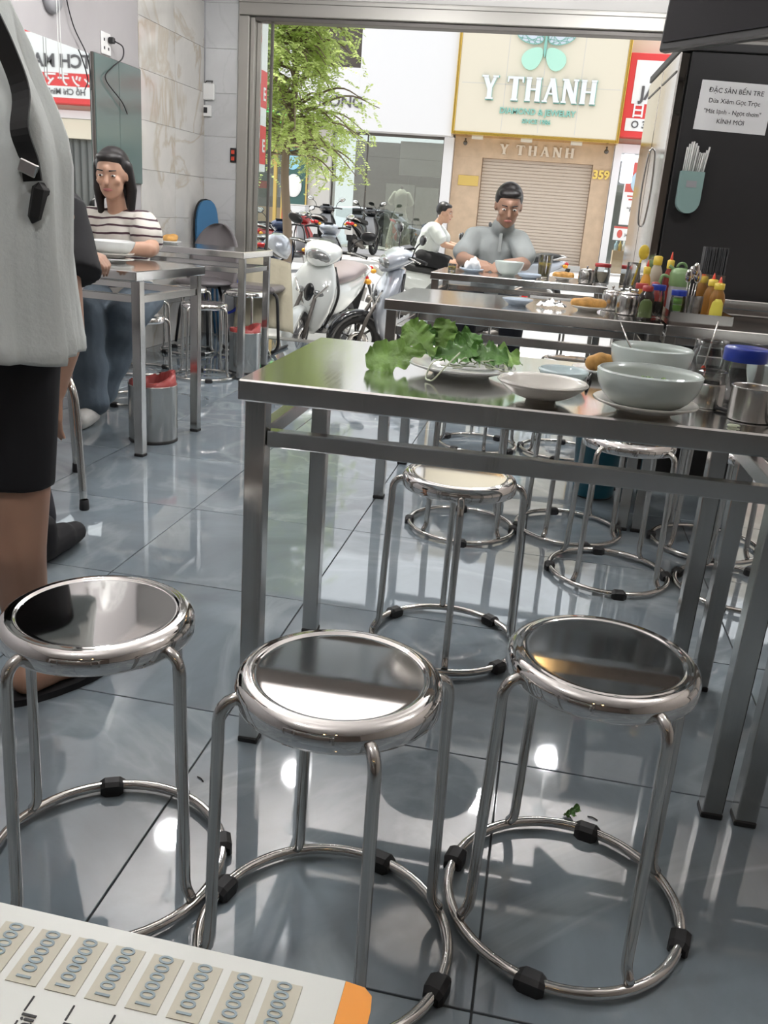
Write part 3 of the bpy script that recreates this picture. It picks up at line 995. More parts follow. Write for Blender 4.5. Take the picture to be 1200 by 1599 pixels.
for x in (-2.35, .80):
    t2 = MB().cyl((x, -.12, 2.80), (x, -.12, 2.72), .02); t2.ell((x, -.12, 2.70), (.05, .05, .05)); t2.build('security_camera', 'alu_dark', sh)
for k in range(3): part('sign_lamp', 'white_plastic', -2.2+1.1*k, -1.95+1.1*k, -.3, -.2, 2.78, 2.838)

# ---- white boutique 357
b7 = thing('white_boutique', 'white boutique with a large display window left of the jewellery shop', 'building', (0, 21.5, 0))
def p7(name, m, x0, x1, y0, y1, z0, z1, parent=None, bev=0.0): return MB().bb(x0, x1, y0, y1, z0, z1, bev).build(name, m, parent if parent is not None else b7)
p7('upper_wall', 'facade_white', -4.80, -2.645, -.50, .5, 2.80, 7.5)
p7('upper_wall', 'facade_white', -6.40, -4.801, -.50, .5, 2.80, 4.07)
wd = p7('upper_window', 'window_dark', -6.40, -4.801, -.35, -.30, 4.075, 7.5)
for z in (4.9, 5.8): p7('glazing_bar', 'alu_dark', -6.40, -4.805, -.38, -.351, z, z+.05, wd)
p7('pier', 'facade_grey', -6.0, -5.47, -.15, .4, .10, 2.795)
p7('pier', 'facade_white', -2.83, -2.61, -.15, .4, .10, 2.795)
p7('sill', 'facade_white', -5.468, -2.832, -.15, .1, .10, .20)
wn = p7('window_frame', 'alu_dark', -5.468, -2.832, -.02, .03, 2.74, 2.795)
for x in (-5.468, -4.65, -2.86): p7('mullion', 'alu_dark', x, x+.03, -.02, .03, .201, 2.739, wn)
p7('pane', 'pane_shop', -5.437, -4.651, .0, .008, .201, 2.739, wn)
p7('pane', 'pane_shop', -4.619, -2.861, .0, .008, .201, 2.739, wn)
p7('back_wall', 'dark_interior', -5.47, -2.83, 2.4, 2.5, .10, 2.79)
p7('display_floor', 'facade_grey', -5.46, -2.84, .05, 2.39, .10, .22)
p7('hanging_panel', 'facade_grey', -3.95, -2.84, .5, .53, 1.95, 2.7)
for k in range(9): p7('shelf_slat', 'dark_interior', -5.4, -4.0, 2.32, 2.38, .95+.12*k, 1.02+.12*k)
p7('backdrop_board', 'board_grey', -4.33, -3.62, 1.0, 1.03, .25, 1.76)
p7('backdrop_board', 'board_grey', -3.58, -3.02, 1.0, 1.03, .25, 1.72)
lettering('UONG', .34, 'sign_ink', b7, (-5.22, -.512, 3.36), FACE, .02, .003, name='raised_lettering', sx=1.0)
lettering('357', .17, 'sign_ink', b7, (-5.66, -.16, 2.13), FACE, .012, .002, name='house_number')
bx = p7('window_box', 'wood_light', -3.35, -2.95, .2, .5, .222, .62)
lettering('UONG', .15, 'sign_ink', b7, (-3.28, .19, .48), FACE, .006, .001, name='window_lettering')
# dressed mannequin
mq = thing('mannequin', 'mannequin in a long cream dress in the boutique window', 'mannequin', (-3.86, 22.1, .22))
prof = [(.30, .02), (.29, .2), (.22, .6), (.135, .95), (.17, 1.15), (.18, 1.28), (.10, 1.38), (.045, 1.42), (.0001, 1.425)]
secs = []
for r_, z in prof:
    secs.append([Vector((r_*math.cos(2*PI*i/30)*(1+.07*math.cos(i*2.1)*(z < .9)), r_*.7*math.sin(2*PI*i/30), z)) for i in range(30)])
MB().loft(secs).build('long_dress', 'dress', mq)
b = MB(); b.capsule((-.16, 0, 1.30), (-.24, 0, 1.12), .065, .085); b.capsule((.16, 0, 1.30), (.24, 0, 1.12), .065, .085); b.build('sleeves', 'dress', mq)
MB().cyl((0, 0, 1.41), (0, 0, 1.50), .035).build('neck_post', 'alu_dark', mq)
MB().lathe([(.0001, 0), (.2, 0), (.2, .015), (.0001, .018)], 24).build('base', 'alu_dark', mq)

# ---- dark glass shop 355
b5 = thing('dark_glass_shop', 'dark glass shopfront with green neon lettering behind the tree', 'building', (0, 21.5, 0))
def p5(name, m, x0, x1, y0, y1, z0, z1, parent=None, bev=0.0): return MB().bb(x0, x1, y0, y1, z0, z1, bev).build(name, m, parent if parent is not None else b5)
p5('upper_wall', 'facade_white', -11, -6.41, -.1, .5, 3.6, 7.5)
p5('fascia', 'dark_interior', -11, -6.01, -.2, .4, 2.75, 3.59)
p5('gold_trim', 'gold_flat', -11, -6.01, -.23, -.201, 2.70, 2.749)
p5('back_wall', 'interior_grey', -11, -6.05, 1.8, 1.9, .10, 2.74)
p5('glass_pane', 'pane', -11, -6.62, 0, .01, .12, 2.69)
p5('gold_post', 'gold_flat', -6.90, -6.82, -.03, .05, .12, 2.69)
p5('shop_counter', 'wood_light', -8.4, -7.0, .9, 1.4, .10, 1.0)
for k, c_ in enumerate(('poster_blue', 'sign_white', 'banner_brown', 'poster_red', 'grey_plastic')):
    p5('display_box', c_, -8.6+.34*k, -8.3+.34*k, .6, .75, 1.25+.18*(k % 2), 1.60+.18*(k % 3))
lettering('Máy', .46, 'neon_green', b5, (-6.95, -.24, 2.98), FACE, .03, .008, name='neon_lettering')
lettering('J', .46, 'neon_green', b5, (-7.48, -.24, 2.98), FACE, .03, .008, name='neon_lettering')
lettering('HẦM MỸ', .17, 'gold_flat', b5, (-7.05, -.02, 2.30), FACE, .01, .003, name='gold_lettering')
lettering('FILLER', .17, 'gold_flat', b5, (-7.0, -.02, 2.02), FACE, .01, .003, name='gold_lettering')
bn = thing('street_banner', 'narrow framed banner with a blue disc at the shop corner', 'banner', (-6.32, 21.25, .10))
MB().bb(-.28, .28, 0, .05, 1.0, 2.25, .01).build('banner_board', 'banner_teal', bn)
MB().bb(-.28, .28, 0, .05, 2.27, 2.95, .01).build('banner_board', 'banner_brown', bn)
MB().bb(-.28, .28, 0, .05, .40, .98, .01).build('banner_board', 'poster_red', bn)
MB().cyl((-.05, -.012, 1.95), (-.05, -.002, 1.95), .18, n=28).build('blue_disc', 'banner_blue', bn)
MB().ell((0, -.02, 1.42), (.2, .02, .26)).build('white_figure', 'sign_white', bn)
for sx in (-1, 1): MB().bb(sx*.30-.015, sx*.30+.015, 0, .05, 0, 3.0).build('frame_post', 'gold_flat', bn)
for z, wv in ((2.78, .36), (2.66, .42), (2.54, .36)): MB().bb(-wv/2, wv/2, -.006, -.001, z, z+.05).build('print_band', 'gold_flat', bn)
t = thing('street_cabinet', 'pale grey box cabinet on the far pavement', 'cabinet', (-5.92, 20.2, .10))
MB().bb(-.24, .24, -.15, .15, 0, .98, .01).build('cabinet_body', 'facade_white', t)
MB().bb(-.25, .25, -.16, .16, .981, 1.0, .005).build('cabinet_lid', 'facade_grey', t)
MB().bb(-.20, .20, -.158, -.151, .06, .92, .004).build('door', 'facade_white', t)

# ---- massage shop 361
b1 = thing('massage_shop', 'red and white signed massage shop right of the jewellery shop', 'building', (0, 21.5, 0))
def p1_(name, m, x0, x1, y0, y1, z0, z1, parent=None, bev=0.0): return MB().bb(x0, x1, y0, y1, z0, z1, bev).build(name, m, parent if parent is not None else b1)
p1_('upper_wall', 'panel_cream', 1.02, 9.8, .05, .6, 2.9, 7.5)
sgn = p1_('sign_box', 'sign_red', 1.02, 9.4, -.40, .04, 3.00, 4.64, bev=.01)
p1_('sign_face', 'sign_white', 1.16, 9.25, -.412, -.401, 3.66, 4.50, sgn)
p1_('address_strip', 'sign_white', 1.10, 9.25, -.412, -.401, 3.12, 3.37, sgn)
lettering('JAPAN', .36, 'sign_ink', sgn, (1.32, -.42, 3.86), FACE, .02, .010, 'LEFT', 'sign_lettering')
lettering('STRETCH MASSAGE', .40, 'sign_ink', sgn, (4.88, -.42, 3.90), FACE, .02, .010, 'LEFT', 'sign_lettering')
lettering('日本', .30, 'sign_white', sgn, (1.18, -.41, 3.51), FACE, .01, .006, 'LEFT', 'sign_lettering')
lettering('ストレッチマッサージ', .34, 'sign_white', sgn, (4.95, -.41, 3.51), FACE, .01, .006, 'LEFT', 'sign_lettering')
lettering('O 361', .20, 'sign_ink', sgn, (1.22, -.42, 3.245), FACE, .01, .003, 'LEFT', 'sign_lettering')
lettering('Hồ Chí Minh', .19, 'sign_ink', sgn, (5.92, -.42, 3.245), FACE, .01, .002, 'LEFT', 'sign_lettering')
p1_('white_post', 'facade_white', .985, 1.14, -.1, .3, .10, 2.88)
p1_('soffit', 'facade_white', 1.141, 9.8, -.1, .3, 2.70, 2.88)
ls = p1_('light_sign', 'tube_light', 1.16, 1.42, -.45, -.30, 2.06, 2.66, bev=.03)
p1_('back_wall', 'interior_grey', 1.15, 9.8, 2.2, 2.3, .10, 2.69)
p1_('glass_pane', 'pane', 1.145, 4.6, .05, .06, .12, 2.69)
po = p1_('poster', 'sign_white', 1.30, 1.98, -.01, .02, 1.20, 2.62)
p1_('poster_photo', 'poster_red', 1.33, 1.95, -.016, -.0105, 1.90, 2.52, po)
MB().ell((1.62, -.02, 2.12), (.19, .01, .24)).build('printed_figure', 'poster_blue', po)
MB().ell((1.62, -.02, 2.38), (.09, .01, .10)).build('printed_figure', 'poster_skin', po)
p1_('print_band', 'poster_red', 1.40, 1.85, -.016, -.0105, 1.80, 1.83, po)
p1_('print_band', 'poster_red', 1.44, 1.80, -.016, -.0105, 1.73, 1.76, po)
lettering('“Feel Us', .135, 'sign_ink', po, (1.66, -.015, 1.53), FACE, .006, .001, name='poster_lettering')
lettering('from', .135, 'sign_ink', po, (1.70, -.015, 1.36), FACE, .006, .001, name='poster_lettering')
po2 = p1_('small_sign', 'sign_white', 1.22, 1.98, -.01, .02, .86, 1.16)
p1_('print_band', 'poster_red', 1.22, 1.98, -.016, -.0105, 1.12, 1.16, po2)
MB().ell((1.36, -.016, 1.0), (.06, .006, .09)).build('emblem', 'poster_red', po2)
lettering('Japan Stretch', .085, 'sign_ink', po2, (1.47, -.015, .985), FACE, .005, 0, 'LEFT', 'small_lettering')
p1_('reception_desk', 'wood_light', 1.30, 2.2, .5, .9, .10, .62)
b = MB(); b.tube([(1.66+.13*math.cos(2*PI*i/20), .7, 1.10-.3+.17*math.sin(2*PI*i/20)+.02) for i in range(20)], .018, 8, closed=True); b.cyl((1.66, .7, .62), (1.66, .7, .66), .05); b.build('desk_mirror_frame', 'sign_white', b1)
for k, c_ in enumerate(('poster_blue', 'gold_flat', 'sign_white')):
    MB().lathe([(.0001, 0), (.04, 0), (.04, .14), (.015, .18), (.015, .22), (.0001, .22)], 12, (1.36+.09*k, .6, .62)).build('desk_bottle', c_, b1)
# dark curtained front further along (seen in the wall mirror)
p1_('front_wall', 'panel_cream', 4.61, 9.8, -.05, .2, 2.25, 2.69)
p1_('front_post', 'facade_white', 4.61, 4.75, -.05, .2, .10, 2.249)
for k in range(26):
    x = 4.80+k*.185
    MB().cyl((x, .1, .12), (x, .1, 2.245), .08, n=10).build('curtain_fold', 'interior_grey', b1)

# ================================================================ street tree
mat('bark', (0.22, 0.17, 0.13), 0.9, bump=.5, bscale=20)
lm = mat('leaf', (0.44, 0.54, 0.20), 0.55, var=.35, vscale=1.2)
ltr = lm.node_tree.nodes.new('ShaderNodeBsdfTranslucent'); ltr.inputs['Color'].default_value = (0.62, 0.72, 0.28, 1)
lmx = lm.node_tree.nodes.new('ShaderNodeMixShader'); lmx.inputs[0].default_value = .6
lm.node_tree.links.new(lm.node_tree.nodes['Principled BSDF'].outputs[0], lmx.inputs[1]); lm.node_tree.links.new(ltr.outputs[0], lmx.inputs[2])
lm.node_tree.links.new(lmx.outputs[0], lm.node_tree.nodes['Material Output'].inputs['Surface'])
nb = lm.node_tree.nodes['Principled BSDF']
tr = thing('street_tree', 'feathery green street tree beside the pavement edge', 'tree', (-2.93, 9.6, GZ))
rnd = random.Random(11)
trunk = bez([(0, 0, 0), (.02, .02, .9), (-.03, .0, 1.7), (.05, 0, 2.5), (.0, .05, 3.4), (-.1, .1, 4.6)], 30)
MB().tube(trunk, .05, 10, rr=[.062-.045*i/len(trunk) for i in range(len(trunk))]).build('trunk', 'bark', tr)
br = MB(); leaves = []
def leaflet(c, d, s):
    d = d.normalized(); n = d.cross(Vector((rnd.uniform(-1, 1), rnd.uniform(-1, 1), 1))).normalized()*s*.42
    leaves.append((c, c+d*s*.5+n, c+d*s, c+d*s*.5-n))
for k in range(190):
    h0 = rnd.uniform(2.0, 4.4)
    p0 = trunk[min(len(trunk)-1, int(h0/4.6*len(trunk)))]
    a = rnd.uniform(0, 2*PI)
    L = rnd.uniform(.5, 1.15)*(1.0 if h0 < 2.7 else .72)*(.82 if math.cos(a) > .2 else 1.0)
    d = Vector((math.cos(a), math.sin(a), rnd.uniform(-.15, .55)))
    p1 = p0+d*L*.6
    p2 = p0+d*L+Vector((0, 0, -.28*L))
    path = bez([p0, p1, p2], 8)
    br.tube(path, .008, 5, rr=[.012*(1-i/len(path))+.003 for i in range(len(path))])
    for q in range(17 if math.cos(a) < .2 else 9):
        t0 = rnd.uniform(.3, 1.0)
        c = path[min(len(path)-1, int(t0*len(path)))]+Vector((rnd.gauss(0, .05), rnd.gauss(0, .05), rnd.gauss(0, .05)))
        fd = Vector((rnd.uniform(-1, 1), rnd.uniform(-1, 1), rnd.uniform(-.9, .35))).normalized()
        fl = rnd.uniform(.12, .24)
        side = fd.cross(Vector((0, 0, 1))).normalized()
        for z in range(9):
            cc = c+fd*fl*(z/8)+Vector((0, 0, -.03*(z/8)**2))
            for sgn in (-1, 1):
                leaflet(cc, fd*.5+side*sgn+Vector((0, 0, rnd.uniform(-.3, .3))), rnd.uniform(.026, .044))
br.build('branches', 'bark', tr)
me = bpy.data.meshes.new('foliage')
vs = [tuple(p) for q in leaves for p in q]
me.from_pydata(vs, [], [(4*i, 4*i+1, 4*i+2, 4*i+3) for i in range(len(leaves))])
fo = mobj('foliage', me, 'leaf', tr)
fo['kind'] = 'stuff'

# ================================================================ scooters
mat('paint_white', (0.66, 0.69, 0.67), 0.12, 0.0, coat=1.0)
mat('paint_black', (0.012, 0.013, 0.016), 0.10, coat=1.0)
mat('paint_silver', (0.40, 0.43, 0.48), 0.28, 0.35, coat=1.0)
mat('paint_red', (0.35, 0.03, 0.03), 0.15, coat=1.0)
mat('paint_navy', (0.04, 0.06, 0.13), 0.15, coat=1.0)
mat('seat_brown', (0.24, 0.20, 0.20), 0.40)
mat('seat_black', (0.02, 0.02, 0.02), 0.4)
mat('tail_red', (0.55, 0.02, 0.02), 0.15)
mat('amber', (0.75, 0.35, 0.03), 0.2)
mat('lens', (0.30, 0.31, 0.31), 0.08, 0.6)
mat('plate_white', (0.75, 0.75, 0.74), 0.5)
def sup(c, a, b, n, ax, e=2.6):
    """super-ellipse ring; ax 'x' lies in the yz plane, 'z' in the xy plane"""
    out = []
    for i in range(n):
        t2 = 2*PI*i/n
        cu = math.copysign(abs(math.cos(t2))**(2/e), math.cos(t2))*a
        sv = math.copysign(abs(math.sin(t2))**(2/e), math.sin(t2))*b
        if ax == 'x': out.append(Vector((c[0], c[1]+cu, c[2]+sv)))
        else: out.append(Vector((c[0]+cu, c[1]+sv, c[2])))
    return out
def scooter(label, x, y, z, head, body, trim='paint_black', seat='seat_black', shield_up='grey_plastic', mirrors=True, wheel_r=.235, lean=0.0):
    """local +x is forward, origin on the ground midway between the wheels"""
    t = thing('motor_scooter', label, 'scooter', (x, y, z), head, 'motor scooters in the street')
    t.rotation_euler = (lean, 0, head)
    FXW, RXW, WR = .64, -.60, wheel_r
    for wx, nm in ((FXW, 'front_wheel'), (RXW, 'rear_wheel')):
        wh = MB()
        ring = [(wx+(WR-.045)*math.cos(2*PI*i/36), 0, WR+(WR-.045)*math.sin(2*PI*i/36)) for i in range(36)]
        o = MB().tube(ring, .045, 12, closed=True).build(nm, 'rubber', t)
        rim = MB()
        rr2 = WR-.082
        rim.tube([(wx+rr2*math.cos(2*PI*i/30), 0, WR+rr2*math.sin(2*PI*i/30)) for i in range(30)], .014, 8, closed=True)
        for k in range(6):
            a = 2*PI*k/6+.3
            rim.tube([(wx+.03*math.cos(a), 0, WR+.03*math.sin(a)), (wx+rr2*math.cos(a+.12), 0, WR+rr2*math.sin(a+.12))], .011, 6)
        rim.cyl((wx, -.05, WR), (wx, .05, WR), .032, n=14)
        rim.build('rim', 'paint_black' if body != 'paint_white' else 'grey_plastic', o)
        MB().lathe([(.045, -.003), (.095, -.003), (.095, .003), (.045, .003), (.045, -.003)], 28, (wx, .062, WR), 'y').build('brake_disc', 'steel_tube', o)
    # fork and front fender
    for sy in (-1, 1):
        MB().tube([(FXW, sy*.075, WR), (FXW-.06, sy*.075, WR+.20), (FXW-.16, sy*.06, .62)], .017, 10).build('fork', 'alu_dark', t)
    secs = []
    for k in range(13):
        a = R(-5)+R(155)*k/12
        rr2 = WR+.022
        hw = .062*(.55+.45*math.sin(PI*min(1, (k+1)/9)))
        cx, cz = FXW+rr2*math.cos(a), WR+rr2*math.sin(a)
        nx, nz = math.cos(a), math.sin(a)
        row = []
        for u in (-1, -.7, 0, .7, 1, .7, 0, -.7):
            pass
        for (u, dr) in ((-1, -.05), (-.8, -.005), (-.4, .008), (0, .012), (.4, .008), (.8, -.005), (1, -.05), (.9, -.05), (.7, -.012), (0, .004), (-.7, -.012), (-.9, -.05)):
            row.append(Vector((cx+nx*dr, hw*u, cz+nz*dr)))
        secs.append(row)
    MB().loft(secs).build('front_fender', body if trim != 'paint_black' or body == 'paint_white' else trim, t)
    # leg shield
    secs = []
    for (zz, xx, a, b, e) in ((.24, .36, .05, .07, 2.4), (.32, .40, .075, .13, 2.6), (.45, .43, .085, .185, 2.8), (.58, .425, .09, .205, 2.8), (.70, .395, .085, .195, 2.8), (.80, .36, .075, .155, 2.6), (.87, .33, .06, .11, 2.4)):
        secs.append(sup((xx, 0, zz), a, b, 28, 'z', e))
    fs_ = MB().loft(secs).build('leg_shield', body, t)
    for sy in (-1, 1):
        MB().ell((.487, sy*.105, .60), (.022, .075, .032), rot=Matrix.Rotation(sy*R(-22), 3, 'X') @ Matrix.Rotation(sy*R(24), 3, 'Z')).build('front_indicator', 'lens', fs_)
    MB().ell((.505, 0, .60), (.018, .05, .085)).build('front_grille', trim, fs_)
    for sy in (-1, 1):
        MB().tube(bez([(.49, sy*.155, .70), (.512, sy*.09, .60), (.512, sy*.03, .50)], 10), .010, 8).build('shield_trim', 'chrome', fs_)
        MB().tube(bez([(.30, sy*.12, .84), (.335, sy*.205, .66), (.345, sy*.20, .50), (.335, sy*.14, .32)], 14), .012, 8).build('shield_gap', 'black_plastic', fs_)  # black strip stands in for the shaded gap before the inner shield
    # handlebar cowl with the headlamp
    secs = []
    for (xx, zz, a, b) in ((.20, .965, .055, .03), (.24, .975, .13, .055), (.30, .965, .165, .075), (.37, .945, .165, .088), (.43, .915, .13, .082), (.475, .885, .075, .055), (.492, .87, .03, .025)):
        secs.append(sup((xx, 0, zz), a, b, 26, 'x', 2.3))
    cw = MB().loft(secs).build('handlebar_cowl', body, t)
    MB().ell((.438, 0, .905), (.058, .118, .070), rot=Matrix.Rotation(R(28), 3, 'Y')).build('headlamp', 'lens', cw)
    MB().box((.27, 0, 1.035), (.10, .15, .02), Matrix.Rotation(R(12), 3, 'Y'), .006).build('dashboard', 'black_gloss', cw)
    for sy in (-1, 1):
        hb = MB().tube(bez([(.29, sy*.13, .97), (.26, sy*.24, .985), (.20, sy*.36, .975)], 10), .015, 10).build('hand_grip', 'rubber', t)
        MB().tube([(.30, sy*.20, .985), (.30, sy*.26, .99), (.255, sy*.36, .975)], .006, 8).build('brake_lever', 'steel_tube', hb)
        if mirrors:
            mm = MB().tube(bez([(.28, sy*.21, .99), (.27, sy*.24, 1.07), (.25, sy*.30, 1.13)], 10), .006, 8).build('mirror_stem', 'black_plastic', t)
            MB().ell((.25, sy*.345, 1.155), (.018, .072, .042), rot=Matrix.Rotation(sy*R(12), 3, 'X')).build('mirror_head', 'black_plastic', mm)
            MB().ell((.237, sy*.345, 1.155), (.008, .062, .034), rot=Matrix.Rotation(sy*R(12), 3, 'X')).build('mirror_glass', 'mirror', mm)
    # steering column cover (rider side), floorboard, belly
    MB().loft([sup((.33, 0, .36), .05, .14, 20, 'z', 2.6), sup((.345, 0, .55), .055, .15, 20, 'z', 2.6), sup((.31, 0, .84), .045, .10, 20, 'z', 2.6)]).build('inner_shield', shield_up, t)
    MB().loft([sup((.38, 0, .30), .12, .05, 20, 'x', 3.5), sup((.20, 0, .285), .155, .055, 20, 'x', 3.5), sup((0, 0, .29), .155, .06, 20, 'x', 3.5), sup((-.14, 0, .33), .13, .08, 20, 'x', 3)]).build('floorboard', trim, t)
    secs = []
    for (xx, zz, a, b) in ((.02, .50, .06, .11), (-.06, .52, .115, .165), (-.2, .545, .145, .165), (-.38, .585, .15, .135), (-.58, .635, .14, .095), (-.76, .68, .10, .06), (-.86, .705, .05, .03)):
        secs.append(sup((xx, 0, zz), a, b, 26, 'x', 2.7))
    rb = MB().loft(secs).build('rear_body', body, t)
    secs = []
    for (xx, zz, a, b) in ((.05, .685, .05, .02), (0, .70, .10, .045), (-.12, .725, .135, .055), (-.28, .735, .145, .05), (-.40, .76, .145, .06), (-.56, .785, .14, .055), (-.70, .79, .115, .04), (-.76, .785, .06, .02)):
        secs.append(sup((xx, 0, zz), a, b, 24, 'x', 2.8))
    MB().loft(secs).build('seat', seat, t)
    MB().tube(bez([(-.58, -.14, .74), (-.76, -.12, .79), (-.84, 0, .80), (-.76, .12, .79), (-.58, .14, .74)], 22), .014, 8).build('grab_rail', 'steel_tube' if body != 'paint_white' else body, t)
    MB().ell((-.84, 0, .69), (.045, .105, .038)).build('tail_light', 'tail_red', rb)
    for sy in (-1, 1): MB().ell((-.80, sy*.115, .66), (.04, .035, .028)).build('rear_indicator', 'amber', rb)
    rf = MB().box((-.86, 0, .48), (.02, .13, .32), Matrix.Rotation(R(-18), 3, 'Y'), .006).build('rear_mudguard', 'black_plastic', t)
    MB().box((-.885, 0, .52), (.006, .19, .14), Matrix.Rotation(R(-18), 3, 'Y')).build('number_plate', 'plate_white', rf)
    MB().box((-.36, .02, .27), (.46, .17, .16), None, .04).build('engine', 'alu_dark', t)
    MB().tube(bez([(-.10, -.10, .20), (-.35, -.14, .20), (-.62, -.155, .26), (-.86, -.155, .33)], 14), .04, 12, rr=[.018, .02, .022, .03, .04, .045, .048, .05, .05, .05, .05, .05, .05, .05, .05, .048, .045, .04, .03, .02, .02, .02][:len(bez([(-.10, -.10, .20), (-.35, -.14, .20), (-.62, -.155, .26), (-.86, -.155, .33)], 14))]).build('exhaust', 'alu_dark', t)
    MB().tube([(.0, .09, .24), (-.06, .19, .02)], .010).build('side_stand', 'alu_dark', t)
    return t
scooter('white scooter with brown seat parked just outside the door', -2.10, 8.0, GZ, math.atan2(-1.0, -.10), 'paint_white', 'paint_black', 'seat_brown', 'seat_brown', lean=R(-9))
scooter('silver and black scooter parked outside behind the second-row table', -1.05, 7.78, GZ, math.atan2(-.44, -.9), 'paint_silver', 'paint_black', 'seat_black', lean=R(-7))
scooter('scooter parked on the far pavement beside the grey cabinet', -4.98, 19.0, .10, R(92), 'paint_black', 'paint_black', 'seat_black')
scooter('black scooter parked under the boutique window', -4.35, 20.3, .10, R(80), 'paint_black', 'paint_black', 'seat_black')
scooter('navy scooter standing at the kerb behind the tree trunk', -4.20, 13.3, -.20, R(95), 'paint_navy', 'paint_black', 'seat_black')
scooter('red-tailed silver scooter beside the tree trunk', -3.50, 13.5, -.20, R(92), 'paint_silver', 'paint_black', 'seat_black')
scooter('black scooter at the left edge of the street view', -4.92, 13.4, -.20, R(97), 'paint_black', 'paint_black', 'seat_black')
scooter('red scooter waiting far left in the street', -5.0, 16.6, -.11, R(60), 'paint_red', 'paint_black', 'seat_black')
scooter('scooter in the street behind the grey-polo diner', -.62, 13.2, -.16, R(205), 'paint_silver', 'paint_black', 'seat_black')
ride = scooter('white scooter ridden by the white-shirted rider', -1.42, 11.2, -.31, R(4), 'paint_white', 'paint_black', 'seat_black')
# helmet hung on the white scooter's mirror
t = thing('helmet', 'silver half helmet hanging on the white scooter handlebar', 'helmet', (-2.43, 7.72, GZ+.93))
rot = Matrix.Rotation(R(35), 3, 'Y')
b = MB(); b.lathe([(.0001, .13), (.05, .122), (.095, .09), (.122, .04), (.128, -.02), (.118, -.022), (.112, .03), (.085, .08), (.0001, .115)], 32, mtx=rot); b.build('shell', 'paint_silver', t)
b = MB(); b.ell(rot @ Vector((0, 0, .01)), (.11, .11, .08), rot=rot); b.build('liner', 'black_plastic', t)
b = MB(); b.tube([rot @ Vector(p) for p in ((-.11, 0, -.02), (-.06, 0, -.13), (.06, 0, -.13), (.11, 0, -.02))], .007); b.build('strap', 'black_plastic', t)

# ================================================================ silver car at our kerb (seen mirrored in the boutique window)
ct = thing('parked_car', 'silver car parked at the near kerb, mirrored in the boutique window', 'car', (-6.45, 10.95, -.345), R(180))
prof = [(-2.25, .35), (-2.28, .70), (-2.10, .92), (-1.45, 1.02), (-.85, 1.48), (.55, 1.58), (1.55, 1.52), (2.05, 1.10), (2.22, .85), (2.20, .35)]
secs = []
for sy, sc in ((-.92, .93), (-.90, .985), (-.6, 1.0), (.6, 1.0), (.90, .985), (.92, .93)):
    secs.append([Vector((x*(.98+.02*sc), sy*(1.0 if z < 1.05 else .82), .35+(z-.35)*sc)) for x, z in prof])
MB().loft(secs).build('body_shell', 'paint_silver', ct)
for sy in (-1, 1):
    MB().prism([(-1.25, 1.04), (-.80, 1.42), (.50, 1.50), (1.50, 1.44), (1.85, 1.08)], sy*.79, sy*.90 if False else sy*.795+sy*.01, 'xz').build('side_window', 'black_gloss', ct)
    for x in (-1.40, 1.35):
        w_ = MB().lathe([(.20, -.09), (.32, -.09), (.34, -.05), (.34, .05), (.32, .09), (.20, .09), (.20, -.09)], 30, (x, sy*.84, .34), 'y').build('wheel', 'rubber', ct)
        MB().lathe([(.0001, .0), (.19, .0), (.19, .05), (.0001, .07)], 20, (x, sy*.87, .34), 'y').build('wheel_rim', 'steel_tube', w_)
    MB().ell((-2.16, sy*.66, .80), (.10, .18, .09)).build('headlamp', 'lens', ct)
    MB().ell((2.16, sy*.70, .95), (.08, .12, .16)).build('tail_lamp', 'tail_red', ct)
MB().box((-1.08, 0, 1.27), (.012, 1.35, .62), Matrix.Rotation(R(52), 3, 'Y')).build('windscreen', 'black_gloss', ct)

# projecting sign of the neighbouring house
t = thing('projecting_sign', 'narrow red and white sign projecting beside the left door post', 'sign', (-2.60, 7.13, 1.3))
MB().bb(-.03, .03, .0, .62, .0, 1.5, .005).build('sign_board', 'sign_white', t)
for z0, z1 in ((.06, .36), (.50, .78), (1.16, 1.28)):
    MB().bb(.0301, .034, .01, .61, z0, z1).build('red_band', 'sign_red', t)
for z0 in (.60, .20): lettering('E', .14, 'sign_white', t, (.0365, .54, z0), (PI/2, 0, PI/2), .004, .003, name='sign_lettering')
# ================================================================ crockery and food
def bowl(name, label, m, x, y, z, Rr, h, foot, cat='bowl', group=None, rimr=.003, flare=.0):
    t = thing(name, label, cat, (x, y, z), 0, group)
    pr_ = [(.0001, .004), (foot*.86, .004), (foot*.9, 0), (foot, 0), (foot*1.02, .006)]
    for k in range(1, 8):
        s = k/7
        pr_.append((foot+(Rr-foot)*math.sin(s*PI/2)**(.9)+flare*s**4, .006+(h-.006)*(1-math.cos(s*PI/2))**.85))
    pr_ += [(Rr+flare-.0005, h+.001), (Rr+flare-.003, h)]
    for k in range(7, 0, -1):
        s = k/7
        pr_.append((foot+(Rr-foot)*math.sin(s*PI/2)**(.9)+flare*s**4-.0035, .0105+(h-.006)*(1-math.cos(s*PI/2))**.85*(.995)))
    pr_ += [(foot*.8, .0095), (.0001, .009)]
    o = MB().lathe(pr_, 44).build('bowl_body' if cat == 'bowl' else 'dish_body', m, t)
    MB().lathe([(Rr+flare-.0031, h+.0008), (Rr+flare-.0016, h+.0022), (Rr+flare+.0004, h+.0012), (Rr+flare-.0006, h-.0006)], 44).build('rim', m, t)
    return t
